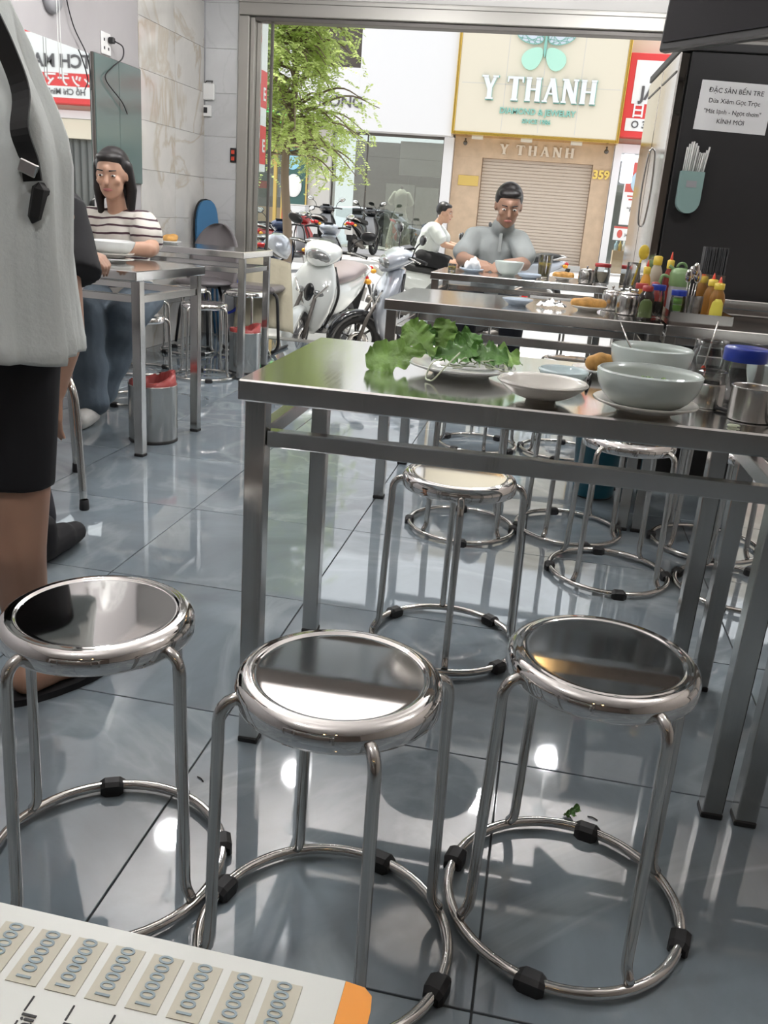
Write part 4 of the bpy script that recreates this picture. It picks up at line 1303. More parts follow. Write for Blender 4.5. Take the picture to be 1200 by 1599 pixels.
def plate(name, label, m, x, y, z, Rr, h, foot, cat='plate', group=None):
    t = thing(name, label, cat, (x, y, z), 0, group)
    MB().lathe([(.0001, .003), (foot*.9, .003), (foot*.93, 0), (foot, 0), (foot*1.03, .004), (foot*1.12, .0065), (Rr*.98, h-.001), (Rr, h), (Rr-.001, h+.0025), (Rr*.97, h+.003), (foot*1.12, .0105), (foot*1.0, .0075), (.0001, .0065)], 44).build('plate_body', m, t)
    MB().lathe([(Rr-.002, h+.0026), (Rr-.0005, h+.0034), (Rr+.0008, h+.0022), (Rr, h+.0004)], 44).build('rim', m, t)
    return t
ZA = HA
plate('lettuce_plate', 'white plate heaped with lettuce on the nearest table', 'ceramic', -.152, 1.690, ZA, .104, .020, .055)
plate('saucer_plate', 'white plate under the front noodle bowl', 'ceramic_warm', .178, 1.50, ZA, .086, .020, .045)
bowl('noodle_bowl', 'large white bowl with green scraps standing on a plate', 'melamine', .178, 1.498, ZA+.0070, .086, .062, .040)
bowl('sauce_dish', 'small empty cream dish in front of the lettuce plate', 'ceramic_warm', .006, 1.512, ZA, .066, .033, .026, flare=.012)
bowl('blue_dish', 'small pale blue dish beside the noodle bowl', 'ceramic_blue', .043, 1.702, ZA, .045, .027, .020, flare=.003)
bowl('rear_bowl', 'large white bowl with a spoon behind the noodle bowl', 'melamine', .212, 1.815, ZA, .080, .072, .038)
bowl('edge_bowl', 'pale bowl at the right edge behind the blue-lidded jar', 'melamine', .452, 1.80, ZA, .06, .065, .03)
plate('scrap_plate', 'small plate with a bread scrap behind the noodle bowl', 'ceramic', .118, 1.86, ZA, .055, .014, .03)
# lettuce leaves
lf1 = mat('lettuce', (0.075, 0.185, 0.035), 0.45, var=.35, vscale=18, bump=.5, bscale=60)
lf2 = mat('lettuce_pale', (0.17, 0.30, 0.07), 0.45, var=.35, vscale=18, bump=.5, bscale=60)
mat('sprout', (0.55, 0.60, 0.45), 0.35)
def leaf_mesh(L, W, ruf, curl, seed, freq=9.0):
    rn = random.Random(seed); ph = rn.uniform(0, 6)
    nu, nv = 40, 23
    vs = []; fs = []
    for i in range(nu):
        u = i/(nu-1)
        wv = W*(math.sin(PI*min(1, u*.86+.06))**.8)*(.35+.65*u)
        for j in range(nv):
            v = -1+2*j/(nv-1)
            edge = abs(v)**2.2
            lob = 1+.07*math.sin(freq*1.7*u+ph+v)*edge+.05*math.sin(freq*4.1*u+ph*2)*edge
            x = u*L + edge*.004*math.sin(freq*2.2*u+ph*2)
            y = v*wv*lob
            z = curl*(u-.15)**2*L*3 + edge*ruf*math.sin(freq*2.2*u+ph+2*v)+ edge*ruf*.8*math.sin(freq*4.6*u+ph*3+v) + ruf*.25*math.sin(7*u+5*v+ph)+.10*W*v*v
            vs.append((x, y, z))
    for i in range(nu-1):
        for j in range(nv-1):
            a = i*nv+j
            fs.append((a, a+1, a+nv+1, a+nv))
    b = MB(); b.add(vs, fs, True); return b
LT = []
LT.append((-.222, 1.672, .786, 190, 13, -50, .118, .052, 'lettuce_pale', 'pale lettuce leaf drooping over the left rim of the plate', -.02))
LT.append((-.205, 1.700, .776, 165, -30, -35, .085, .048, 'lettuce_pale', 'ruffled lettuce leaf standing up at the left of the pile', .10))
LT.append((-.200, 1.745, .772, 92, -62, 8, .074, .036, 'lettuce_pale', 'bright lettuce leaf standing tallest at the back of the pile', .05))
LT.append((-.225, 1.720, .774, 120, -35, -20, .070, .042, 'lettuce', 'dark lettuce leaf at the back left of the pile', .10))
LT.append((-.205, 1.650, .777, 5, -22, 38, .085, .042, 'lettuce', 'dark lettuce leaf at the front left of the pile', -.10))
LT.append((-.175, 1.690, .782, 40, -24, 30, .080, .045, 'lettuce', 'folded lettuce leaf at the centre of the pile', -.15))
LT.append((-.165, 1.730, .776, 70, -30, 20, .070, .042, 'lettuce', 'curly lettuce leaf at the centre back of the pile', .05))
LT.append((-.150, 1.665, .784, -8, -14, 38, .085, .040, 'lettuce', 'curly lettuce leaf on top of the centre of the pile', -.12))
LT.append((-.130, 1.700, .779, 12, -10, 32, .090, .045, 'lettuce_pale', 'smooth lettuce leaf lying toward the right of the plate', -.10))
LT.append((-.140, 1.735, .776, 30, -12, 25, .080, .042, 'lettuce', 'lettuce leaf tucked under the right of the pile', -.08))
for i, (x, y, z, rz, ry, rx, L, W, m, l, cu_) in enumerate(LT):
    o = leaf_mesh(L, W, .006, cu_, i+3, 10.0).build('lettuce_leaf', m, None, (x, y, z), (R(rx), R(ry), R(rz)))
    tag(o, l, 'lettuce leaf', 'lettuce leaves on the plate')
spr = MB()
rn = random.Random(5)
for k in range(14):
    a = rn.uniform(0, 6.28); r_ = rn.uniform(.0, .05)
    p = Vector((-.125+r_*math.cos(a), 1.640+.3*r_*math.sin(a), .770+rn.uniform(0, .010)))
    q = [p]
    d = Vector((rn.uniform(-1, 1), rn.uniform(-1, 1), rn.uniform(-.1, .3)))
    for s in range(4):
        d += Vector((rn.uniform(-.6, .6), rn.uniform(-.6, .6), rn.uniform(-.3, .3)))
        p = p+d.normalized()*.013
        p.z = min(max(p.z, .769), .785)
        q.append(p)
    spr.tube(bez(q, 10), .0013, 5)
spr.tube(bez([(-.150, 1.61, .800), (-.172, 1.585, .775), (-.190, 1.575, .752), (-.200, 1.580, .7485), (-.207, 1.592, .752), (-.200, 1.605, .775), (-.185, 1.63, .783)], 24), .0016, 6)
o = spr.build('bean_sprouts', 'sprout'); tag(o, 'thin pale bean sprouts among the lettuce, one hanging over the rim', 'bean sprouts'); o['kind'] = 'stuff'
gs = MB()
for k in range(46):
    a = rn.uniform(0, 6.28); r_ = rn.uniform(0, .034)
    gs.box((.178+r_*math.cos(a), 1.505+r_*math.sin(a), ZA+.052+rn.uniform(-.006, .008)), (rn.uniform(.004, .012), .004, .002), Matrix.Rotation(rn.uniform(0, 6), 3, 'Z') @ Matrix.Rotation(rn.uniform(-.6, .6), 3, 'X'))
o = gs.build('herb_scraps', 'lettuce_pale'); tag(o, 'chopped green herb scraps left in the front noodle bowl', 'herbs'); o['kind'] = 'stuff'
mat('broth', (0.36, 0.36, 0.26), 0.08)
for bx_, by_, bz_, rr_ in ((.178, 1.498, ZA+.0495, .0745), (.212, 1.815, ZA+.036, .066)):
    o = MB().lathe([(.0001, 0), (rr_*.8, 0), (rr_, .0015), (rr_*.8, .003), (.0001, .003)], 32, (bx_, by_, bz_)).build('broth', 'broth')
    tag(o, 'leftover broth in the front noodle bowl' if by_ < 1.6 else 'leftover broth in the rear bowl', 'broth')
mat('bread', (0.50, 0.27, 0.075), 0.65, var=.3, vscale=30, bump=.6, bscale=40)
def dough(label, x, y, z, L, rz, n=2):
    b = MB()
    for k in range(n):
        yy = (k-(n-1)/2)*.026
        b.capsule((-L/2+.015, yy, .019), (L/2-.015, yy+.004, .021), .017, .018, 14)
        b.ell((0, yy, .023), (L*.3, .017, .019))
    o = remesh(b, 'fried_dough', 'bread', None, .004, 2)
    o.location = (x, y, z); o.rotation_euler = (0, 0, rz)
    return tag(o, label, 'fried dough', 'fried dough sticks')
dough('bread scrap on the small plate behind the noodle bowl', .118, 1.86, ZA+.0075, .06, .3, 1)
# spoon in the rear bowl
t = thing('soup_spoon', 'steel spoon leaning out of the rear bowl', 'spoon', (.19, 1.80, ZA+.04))
MB().tube([(0, 0, 0), (-.03, .02, .045), (-.045, .035, .075)], .0028, 8, flat=.5).build('handle', 'steel_tube', t)
MB().ell((.012, -.008, -.006), (.022, .014, .006)).build('spoon_bowl', 'steel_tube', t)
# chopsticks
for k, (p0, p1, l) in enumerate((((.100, 1.985, .749), (.088, 1.665, .7495), 'black chopstick lying left of the noodle bowl, outer one'),
                                 ((.116, 1.955, .749), (.090, 1.700, .7585), 'black chopstick lying left of the noodle bowl, inner one'),
                                 ((.262, 1.655, .7495), (.44, 1.470, .7495), 'black chopstick lying right of the noodle bowl, outer one'),
                                 ((.256, 1.672, .7495), (.43, 1.482, .7495), 'black chopstick lying right of the noodle bowl, inner one'))):
    o = MB().cyl(p0, p1, .0034, .0022, 8).build('chopstick', 'black_plastic'); tag(o, l, 'chopstick', 'black chopsticks')
o = MB().tube([(.318+.009*math.cos(2*PI*i/16), 1.466+.007*math.sin(2*PI*i/16), ZA+.0025) for i in range(14)], .0017, 6).build('onion_ring', 'sprout'); tag(o, 'tiny pale curl of onion on the table edge', 'onion')

# ---- jars, pots, bottles
mat('cap_blue', (0.010, 0.030, 0.24), 0.3)
mat('cap_red', (0.30, 0.03, 0.03), 0.35)
mat('cap_yellow', (0.58, 0.43, 0.05), 0.35)
mat('tip_red', (0.55, 0.06, 0.03), 0.35)
mat('amber_sauce', (0.22, 0.10, 0.02), 0.15)
mat('dark_sauce', (0.012, 0.008, 0.006), 0.12)
mat('red_sauce', (0.22, 0.03, 0.025), 0.2)
mat('orange_sauce', (0.60, 0.30, 0.05), 0.25)
mat('yellow_label', (0.62, 0.55, 0.08), 0.45)
mat('green_fill', (0.16, 0.38, 0.05), 0.4)
mat('green_plastic', (0.17, 0.27, 0.12), 0.35)
mat('olive_label', (0.07, 0.10, 0.03), 0.4)
mat('beige_fill', (0.42, 0.37, 0.29), 0.6)
mat('tea', (0.60, 0.45, 0.06), 0.1)
def jar(name, label, x, y, z, Rr, h, neck, lid=None, fill=None, fillh=.3, cat='jar', lidh=.018, group='condiment jars and bottles'):
    t = thing(name, label, cat, (x, y, z), 0, group)
    nr = Rr*neck
    top = h-(lidh*.15 if lid else 0)
    MB().lathe([(.0001, 0), (Rr*.92, 0), (Rr, .006), (Rr, h*.62), (Rr*.96, h*.70), (nr, h*.80), (nr, h*.84), (nr*1.03, h*.86), (nr*1.03, h*.88), (nr, h*.90), (nr, top), (nr*.94, top), (nr*.94, h*.8), (Rr*.94, h*.66), (Rr*.94, .008), (.0001, .006)], 32).build('glass_body', 'jar_glass', t)
    if fill: MB().lathe([(.0001, .0065), (Rr*.925, .0085), (Rr*.925, h*fillh), (.0001, h*fillh)], 28).build('contents', fill, t)
    if lid: MB().lathe([(nr*1.10, h-lidh), (nr*1.12, h-lidh*.8), (nr*1.12, h-.002), (nr*1.05, h+.001), (.0001, h+.001)], 32).build('lid', lid, t)
    return t
def sauce_bottle(name, label, x, y, z, Rr, h, fill, cap='cap_yellow', tip='tip_red', lab=None, group='condiment jars and bottles'):
    t = thing(name, label, 'bottle', (x, y, z), 0, group)
    MB().lathe([(.0001, 0), (Rr*.9, 0), (Rr, .005), (Rr*1.0, h*.18), (Rr*.94, h*.36), (Rr*1.0, h*.52), (Rr*.85, h*.64), (Rr*.5, h*.74), (Rr*.46, h*.78), (.0001, h*.78)], 28).build('bottle_body', fill, t)
    MB().lathe([(Rr*.62, h*.73), (Rr*.66, h*.75), (Rr*.66, h*.86), (Rr*.4, h*.875), (.0001, h*.875)], 24).build('cap', cap, t)
    if tip: MB().lathe([(Rr*.28, h*.87), (Rr*.2, h*.93), (Rr*.07, h), (.0001, h)], 14).build('nozzle', tip, t)
    if lab:
        secs = []
        for zz, ww in ((h*.06, .95), (h*.30, .95), (h*.46, .75), (h*.54, .35)):
            secs.append([Vector(((Rr*1.015)*math.sin(u*ww), -(Rr*1.015)*math.cos(u*ww), zz)) for u in [-1+2*i/8 for i in range(9)]]+[Vector(((Rr*1.0)*math.sin(u*ww), -(Rr*1.0)*math.cos(u*ww), zz)) for u in [1-2*i/8 for i in range(9)]])
        MB().loft(secs).build('label', lab, t)
    return t
def sugar_pot(label, x, y, z, Rr, h):
    t = thing('sugar_pot', label, 'pot', (x, y, z), 0, 'round steel condiment pots')
    MB().lathe([(.0001, 0), (Rr*.85, 0), (Rr*.97, .006), (Rr, h*.3), (Rr*.99, h*.62), (Rr*.9, h*.72), (Rr*.85, h*.74), (.0001, h*.74)], 36).build('pot_body', 'steel_bin', t)
    MB().lathe([(Rr*.92, h*.745), (Rr*.93, h*.765), (Rr*.7, h*.82), (Rr*.3, h*.86), (.0001, h*.87)], 36).build('lid', 'chrome', t)
    MB().lathe([(Rr*.10, h*.865), (Rr*.08, h*.9), (Rr*.16, h*.95), (Rr*.12, h), (.0001, h)], 16).build('knob', 'chrome', t)
    return t
t = jar('glass_jar', 'open glass jar with a chilli slice and spoon on the nearest table', .335, 1.885, ZA, .038, .092, .86, None, 'amber_sauce', .12)
MB().tube([(-.01, 0, .02), (.004, 0, .13)], .003, 8, flat=.6).build('spoon', 'steel_tube', t)
MB().ell((-.014, -.034, .032), (.006, .0025, .012)).build('chilli_slice', 'tip_red', t)
jar('glass_jar', 'glass jar with a bright blue screw lid on the nearest table', .366, 1.705, ZA, .037, .102, .95, 'cap_blue', None, .3, 'jar', .024)
t = thing('steel_canister', 'small steel canister with glass rim beside the noodle bowl', 'canister', (.300, 1.628, ZA))
MB().lathe([(.0001, 0), (.026, 0), (.0275, .003), (.0275, .040), (.0255, .044)], 30).build('canister_body', 'steel_bin', t)
MB().lathe([(.0255, .0445), (.0265, .047), (.0265, .053), (.0255, .055), (.0265, .058), (.0265, .064), (.024, .066), (.023, .064), (.023, .045)], 30).build('threaded_neck', 'jar_glass', t)
t = thing('steel_cup', 'open steel cup at the right edge of the nearest table', 'cup', (.357, 1.545, ZA))
MB().lathe([(.0001, .003), (.034, .003), (.0355, 0), (.037, .003), (.0375, .055), (.0385, .057), (.037, .0575), (.0355, .055), (.035, .006), (.0001, .006)], 40).build('cup_body', 'steel_bin', t)

# ---- second row
ZB = .75
plate('film_plate', 'small plate wrapped in clear film on the second-row table', 'melamine_blue', -.117, 3.31, ZB, .056, .020, .032)
o = MB()
secs = []
rn = random.Random(3)
for i in range(9):
    secs.append([Vector((-.055+.11*i/8, -.045+.09*j/7, .006+max(0, rn.uniform(-.3, 1))*.034*(1-((i-4)/4.5)**2)*(1-((j-3.5)/4)**2)+.002)) for j in range(8)])
o.loft(secs, closed_ring=False, cap=False)
o = o.build('plastic_sheet', 'plastic_film', None, (.007, 3.34, ZB-.0015)); tag(o, 'crumpled clear plastic sheet on the second-row table', 'plastic sheet')
plate('dough_plate', 'plate with a fried dough stick on the second-row table', 'ceramic_warm', .138, 3.33, ZB, .062, .016, .035)
dough('fried dough stick on the second-row table beside the sugar pots', .138, 3.33, ZB+.0075, .125, .05)
sugar_pot('round steel pot next to the fried dough, second row', .226, 3.46, ZB, .036, .090)
sugar_pot('round steel pot right of its twin, next to the soy sauce', .277, 3.325, ZB, .041, .098)
sauce_bottle('soy_bottle', 'dark soy sauce bottle with red cap and green label', .327, 3.215, ZB, .028, .130, 'dark_sauce', 'cap_red', None, 'olive_label')
jar('sauce_jar', 'jar of dark sauce with a blue lid beside the soy sauce', .372, 3.30, ZB, .026, .115, .86, 'cap_blue', 'dark_sauce', .5)
jar('sauce_jar', 'jar of red chilli sauce with a red lid behind the soy sauce', .326, 3.43, ZB, .025, .108, .84, 'cap_red', 'red_sauce', .5)
sauce_bottle('chilli_bottle', 'red-capped sauce bottle behind the blue-lidded jar', .372, 3.42, ZB, .022, .135, 'red_sauce', 'cap_red', None)
jar('spoon_jar', 'tall glass jar holding a yellow ladle behind the sauce bottles', .300, 3.60, ZB, .030, .175, .85, None, 'red_sauce', .3)
o = MB(); o.tube([(0, 0, 0), (.02, 0, .10)], .004, 8); o.ell((.026, 0, .125), (.020, .006, .028)); o = o.build('ladle', 'cap_yellow', None, (.303, 3.60, ZB+.09)); tag(o, 'yellow plastic ladle standing in the tall glass jar', 'ladle')
sauce_bottle('chilli_bottle', 'orange sauce bottle with yellow cap and red nozzle behind the soy sauce', .344, 3.525, ZB, .020, .190, 'orange_sauce')
sauce_bottle('chilli_bottle', 'tall clear sauce bottle with a yellow cap', .388, 3.62, ZB, .026, .235, 'beige_fill', 'cap_yellow', None)
sauce_bottle('chilli_bottle', 'red sauce bottle with a red nozzle beside the tall clear bottle', .428, 3.545, ZB, .020, .225, 'red_sauce')
tr_ = thing('steel_tray', 'rectangular steel tray of condiments on the second-row table', 'tray', (.50, 3.16, ZB))
MB().bb(-.092, .115, 0, .42, 0, .004).build('tray_floor', 'steel', tr_)
for a, b, c_, d in ((-.092, .115, 0, .003), (-.092, .115, .417, .42), (-.092, -.089, .0031, .4169), (.112, .115, .0031, .4169)):
    MB().bb(a, b, c_, d, .0041, .038).build('tray_wall', 'steel', tr_)
ZT = ZB+.0042
t = jar('sauce_jar', 'jar of bright green rings with a blue lid in the tray', .440, 3.27, ZT, .026, .100, .9, 'cap_blue', None)
for k in range(2): MB().lathe([(.008, .03+.024*k), (.022, .03+.024*k), (.0235, .04+.024*k), (.022, .05+.024*k), (.008, .05+.024*k), (.008, .03+.024*k)], 24).build('green_ring', 'green_fill', t)
t = thing('tumbler', 'ribbed glass tumbler in the condiment tray', 'tumbler', (.497, 3.27, ZT), 0, 'glass tumblers')
MB().lathe([(.0001, 0), (.022, 0), (.024, .004), (.026, .03), (.0265, .034), (.026, .038), (.0272, .085), (.0255, .085), (.023, .006), (.0001, .005)], 28).build('glass_body', 'jar_glass', t)
sauce_bottle('mustard_bottle', 'amber sauce bottle with yellow cap, red nozzle and yellow label', .562, 3.225, ZT, .026, .158, 'amber_sauce', 'cap_yellow', 'tip_red', 'yellow_label')
sauce_bottle('mustard_bottle', 'dim amber sauce bottle behind the yellow-labelled one', .556, 3.33, ZT, .025, .165, 'amber_sauce', 'cap_yellow', 'tip_red')
# chopstick box
t = thing('chopstick_box', 'tall steel box packed with black chopsticks', 'chopstick box', (.567, 3.47, ZT))
for a, b, c_, d in ((-.046, .046, -.03, -.028), (-.046, .046, .028, .03), (-.046, -.044, -.0279, .0279), (.044, .046, -.0279, .0279)):
    MB().bb(a, b, c_, d, 0, .155).build('box_wall', 'steel', t)
MB().bb(-.0439, .0439, -.0279, .0279, 0, .002).build('box_floor', 'steel', t)
cs = MB().cyl((0, 0, .0025), (0, 0, .25), .0024, .0035, 6).mesh('chopstick')
rn = random.Random(9)
for i in range(13):
    for j in range(7):
        mobj('chopstick', cs, 'rubber', t, (-.0385+.0064*i, -.0235+.0078*j, 0), (rn.uniform(-.01, .01), rn.uniform(-.012, .02), 0))
# spoons cluster
for k in range(4):
    t = thing('steel_spoon', ('leftmost', 'second from left', 'third from left', 'rightmost')[k]+' of the steel spoons standing in the tray', 'spoon', (.487+.007*k, 3.42+.008*(k % 2), ZT), 0, 'steel spoons in the tray')
    MB().tube([(0, 0, .001), (.004*(k-1), 0, .12)], .0025, 6, flat=.6).build('handle', 'steel_tube', t)
    MB().ell((.004*(k-1), 0, .145+.012*(k % 3)), (.013, .006, .024)).build('spoon_bowl', 'chrome', t)
# green flask / kettle
t = thing('kettle', 'olive green plastic kettle with curved handle behind the tray', 'kettle', (.468, 3.53, ZT))
MB().lathe([(.0001, 0), (.032, 0), (.036, .01), (.037, .09), (.036, .1)], 30).build('base_flask', 'grey_plastic', t)
MB().lathe([(.037, .1), (.040, .11), (.040, .145), (.034, .160), (.018, .167), (.0001, .168)], 30).build('dome', 'green_plastic', t)
MB().tube(bez([(-.036, 0, .13), (-.062, 0, .135), (-.07, 0, .11), (-.068, 0, .08)], 14), .006).build('handle', 'green_plastic', t)
MB().tube([(-.02, 0, .155), (-.045, 0, .172)], .006).build('spout', 'green_plastic', t)
MB().tube(arc((0, 0, .168), .016, 0, PI, 10), .005).build('carry_loop', 'green_plastic', t)

# ---- third row
plate('paper_plate_dish', 'plate with a crumpled napkin on the third-row table', 'melamine_blue', -.468, 5.22, ZB, .070, .018, .04)
b = MB(); b.ell((0, 0, .03), (.05, .04, .03)); o = remesh(b, 'napkin', 'paper', None, .006, 1, lambda c: Vector((0, 0, .012*math.sin(c.x*130)*math.cos(c.y*120)+.01*math.sin(c.x*70+1))))
o.location = (-.465, 5.22, ZB+.012); tag(o, 'crumpled white napkin heaped on a plate, third row', 'napkin')
bowl('soup_bowl', 'grey bowl in front of the grey-polo diner', 'melamine', -.255, 5.20, ZB, .080, .075, .038, flare=.004)
bowl('side_dish', 'shallow blue dish right of the grey-polo diner bowl', 'melamine_blue', -.13, 5.06, ZB, .066, .024, .04)
t = thing('tea_glass', 'tall ribbed glass of yellow tea on the third-row table', 'glass', (-.055, 5.23, ZB))
MB().lathe([(.0001, 0), (.03, 0), (.032, .006), (.041, .12), (.042, .128), (.040, .128), (.0305, .01), (.0001, .008)], 30).build('glass_body', 'jar_glass', t)
MB().lathe([(.0001, .0085), (.030, .011), (.0365, .085), (.0001, .085)], 28).build('tea', 'tea', t)
plate('dough_plate', 'plate with a fried dough stick on the third-row table', 'ceramic_warm', .055, 5.20, ZB, .062, .016, .035)
dough('fried dough stick on the third-row table', .055, 5.20, ZB+.0075, .12, 0)
sugar_pot('round steel pot on the third-row table', .178, 5.06, ZB, .044, .095)
jar('sauce_jar', 'beige jar with a red lid at the right end of the third row', .262, 5.10, ZB, .044, .112, .9, 'cap_red', 'beige_fill', .6)
t = thing('small_glass', 'short glass at the left end of the third-row table', 'glass', (-.58, 5.2, ZB)); MB().lathe([(.0001, 0), (.022, 0), (.025, .04), (.0235, .04), (.021, .005), (.0001, .004)], 24).build('glass_body', 'jar_glass', t); MB().lathe([(.0001, .0045), (.0205, .0055), (.0225, .025), (.0001, .025)], 20).build('tea', 'tea', t)
o = MB().cyl((-.11, 4.938, .664), (.25, 4.938, .664), .0085, n=14).build('white_tube', 'white_plastic'); tag(o, 'white plastic tube resting on the third-row table rail', 'tube')

# ---- left tables
ZD = .752
plate('stack_plate', 'lower white plate in front of the striped-shirt diner', 'ceramic', -1.86, 3.60, ZD, .085, .014, .05)
plate('stack_plate', 'upper plate under the soup bowl of the striped-shirt diner', 'ceramic_warm', -1.895, 3.66, ZD+.0168, .090, .016, .05)
bowl('soup_bowl', 'white soup bowl in front of the striped-shirt diner', 'ceramic', -1.90, 3.665, ZD+.0235, .095, .058, .045, flare=.004)
plate('dough_plate', 'small plate of golden bread on the door-side table', 'ceramic', -2.36, 5.30, .76, .07, .016, .04)
b = MB(); b.ell((0, 0, .026), (.05, .04, .026)); b.ell((.02, .01, .036), (.03, .03, .02)); o = remesh(b, 'bread_roll', 'bread', None, .005, 2); o.location = (-2.36, 5.30, .7665); tag(o, 'golden bread roll on the door-side table', 'bread')
jar('spice_jar', 'slim spice jar near the wall on the door-side table', -2.52, 5.32, .76, .02, .09, .9, 'cap_yellow', 'beige_fill', .5)

# ---- bits dropped on the floor
for x, y, rz, m, l in ((.148, 1.395, 20, 'lettuce', 'torn green leaf scrap on the floor tiles'), (.20, 1.405, -20, 'black_plastic', 'dark scrap on the floor beside the leaf scrap'), (-.005, 1.355, 60, 'black_plastic', 'thin dark splinter on the floor left of the leaf scrap'), (-.53, 1.31, -35, 'black_plastic', 'thin dark splinter on the floor beside the leftmost front stool')):
    if m == 'lettuce':
        o = leaf_mesh(.028, .012, .004, .3, 4).build('leaf_scrap', m, None, (x, y, .004), (0, 0, R(rz)))
    else:
        b = MB(); b.tube([(-.009, 0, .0012), (0, .002, .002), (.010, 0, .0012)], .0012, 6); o = b.build('food_scrap', m, None, (x, y, 0), (0, 0, R(rz)))
    tag(o, l, 'scrap', 'scraps on the floor')
# ================================================================ things on the left and front walls
t = thing('wall_mirror', 'frameless mirror on the left wall reflecting the street', 'mirror', (-2.80, 4.60, 1.0))
MB().bb(.0005, .006, -.85, .585, -.1, .785, .001).build('mirror_glass', 'mirror', t)
t = thing('mirror_cabinet', 'mirror-fronted wall cabinet with a painted green reflection', 'cabinet', (-2.80, 5.20, 1.10))
MB().bb(.0, .018, .0, .605, .0, .70, .002).build('cabinet_box', 'alu_dark', t)
for a, b in ((.004, .299), (.304, .601)): MB().bb(.0185, .025, a, b, .004, .696, .001).build('glass_door', 'green_reflection', t)  # dark green colour stands in for the room mirrored in these doors
t = thing('wall_socket', 'white double socket plate on the left wall', 'socket', (-2.80, 5.38, 1.87))
MB().bb(.0, .010, -.055, .055, -.06, .06, .003).build('plate', 'white_plastic', t)
for a in (-.025, .025):
    for b in (-.025, .02): MB().bb(.0101, .0115, a-.006, a+.006, b-.008, b+.008).build('socket_slot', 'ink', t)
b = MB().bb(.0116, .05, .012, .04, .005, .04, .006); b.build('plug', 'black_plastic', t)
MB().tube(bez([(.05, .026, .02), (.07, .09, -.0), (.06, .10, -.06), (.03, .03, -.12), (.04, -.08, -.20), (.05, .10, -.30), (.04, .19, -.36)], 40), .004).build('cable', 'black_plastic', t)
t = thing('hanging_cable', 'thin black cable hanging down the left wall', 'cable', (-2.795, 4.95, 2.95))
MB().tube(bez([(.006, 0, 0), (.008, -.05, -.5), (.006, -.03, -.85), (.02, .02, -1.05), (.02, .16, -1.18), (.012, .22, -1.30), (.02, .20, -1.36)], 40), .0035).build('cord', 'black_plastic', t)
t = thing('wall_fan', 'wall fan with two pull cords at the top of the left wall', 'fan', (-2.80, 4.78, 1.95))
MB().lathe([(.0001, 0), (.07, 0), (.075, .02), (.06, .045), (.0001, .05)], 30, (.0, 0, .03), 'x').build('wall_base', 'grey_plastic', t)
MB().tube([(.04, 0, .05), (.07, 0, .15), (.09, 0, .22)], .016).build('arm', 'white_plastic', t)
MB().lathe([(.0001, -.06), (.05, -.055), (.06, 0), (.05, .06), (.0001, .065)], 24, (.14, 0, .30), 'x').build('motor', 'white_plastic', t)
cg = MB()
for rr_, xx in ((.20, .22), (.18, .27), (.12, .285), (.06, .29)): cg.tube([(xx, rr_*math.cos(2*PI*i/30), .30+rr_*math.sin(2*PI*i/30)) for i in range(30)], .003, 6, closed=True)
for k in range(16):
    a = 2*PI*k/16; cg.tube([(.22, .2*math.cos(a), .30+.2*math.sin(a)), (.27, .18*math.cos(a), .30+.18*math.sin(a)), (.29, .03*math.cos(a), .30+.03*math.sin(a))], .002, 5)
cg.build('cage', 'white_plastic', t)
for k in range(3):
    a = 2*PI*k/3
    MB().ell((.235, .09*math.cos(a), .30+.09*math.sin(a)), (.008, .085, .05), rot=Matrix.Rotation(a, 3, 'X')).build('blade', 'white_plastic', t)
for dy in (-.012, .014): MB().cyl((.05, dy, .03), (.05, dy, -.36), .0022, n=6).build('pull_cord', 'straw', t)
t = thing('router_box', 'white router box on the marble beside the door', 'router', (-2.75, 6.921, 1.815))
MB().bb(-.045, .045, -.03, 0, -.058, .058, .006).build('case', 'white_plastic', t)
MB().bb(-.053, -.046, -.02, -.005, .0, .05).build('bracket', 'black_plastic', t)
MB().tube([(.02, -.015, .0585), (.03, -.015, .075), (-.02, -.012, .075), (-.035, -.005, .06)], .003).build('cable', 'black_plastic', t)
t = thing('bell_box', 'small white chime box below the router', 'box', (-2.765, 6.921, 1.68))
MB().bb(-.04, .035, -.022, 0, -.04, .04, .004).build('case', 'white_plastic', t)
MB().bb(-.025, .005, -.026, -.0225, -.015, .025, .002).build('lens', 'ink', t)
t = thing('switch_plate', 'dark switch with red buttons beside the door post', 'switch', (-2.552, 6.921, 1.377))
MB().bb(-.024, .024, -.014, 0, -.052, .052, .003).build('plate', 'black_plastic', t)
for zz in (-.024, .022): MB().bb(-.013, .013, -.02, -.0145, zz-.014, zz+.014, .002).build('button', 'tip_red', t)
o = MB().cyl((-2.792, 6.915, 2.98), (-2.792, 6.915, 1.70), .006, n=8).build('cable_conduit', 'grey_plastic'); tag(o, 'thin grey conduit running down the wall corner', 'conduit')
mat('hose_blue', (0.03, 0.05, 0.40), 0.35)
o = MB()
for k in range(2): o.tube([(.155*math.cos(2*PI*i/30), .02*k, .155*math.sin(2*PI*i/30)) for i in range(30)], .011, 8, closed=True)
o = o.build('hose_coil', 'hose_blue', None, (-2.60, 6.86, .33)); tag(o, 'coiled blue hose hanging on the wall by the door', 'hose')
o = MB().bb(-.01, .01, 0, .09, -.02, .02, .003).build('hose_hook', 'black_plastic', None, (-2.60, 6.832, .468)); tag(o, 'black hook holding the blue hose', 'hook')

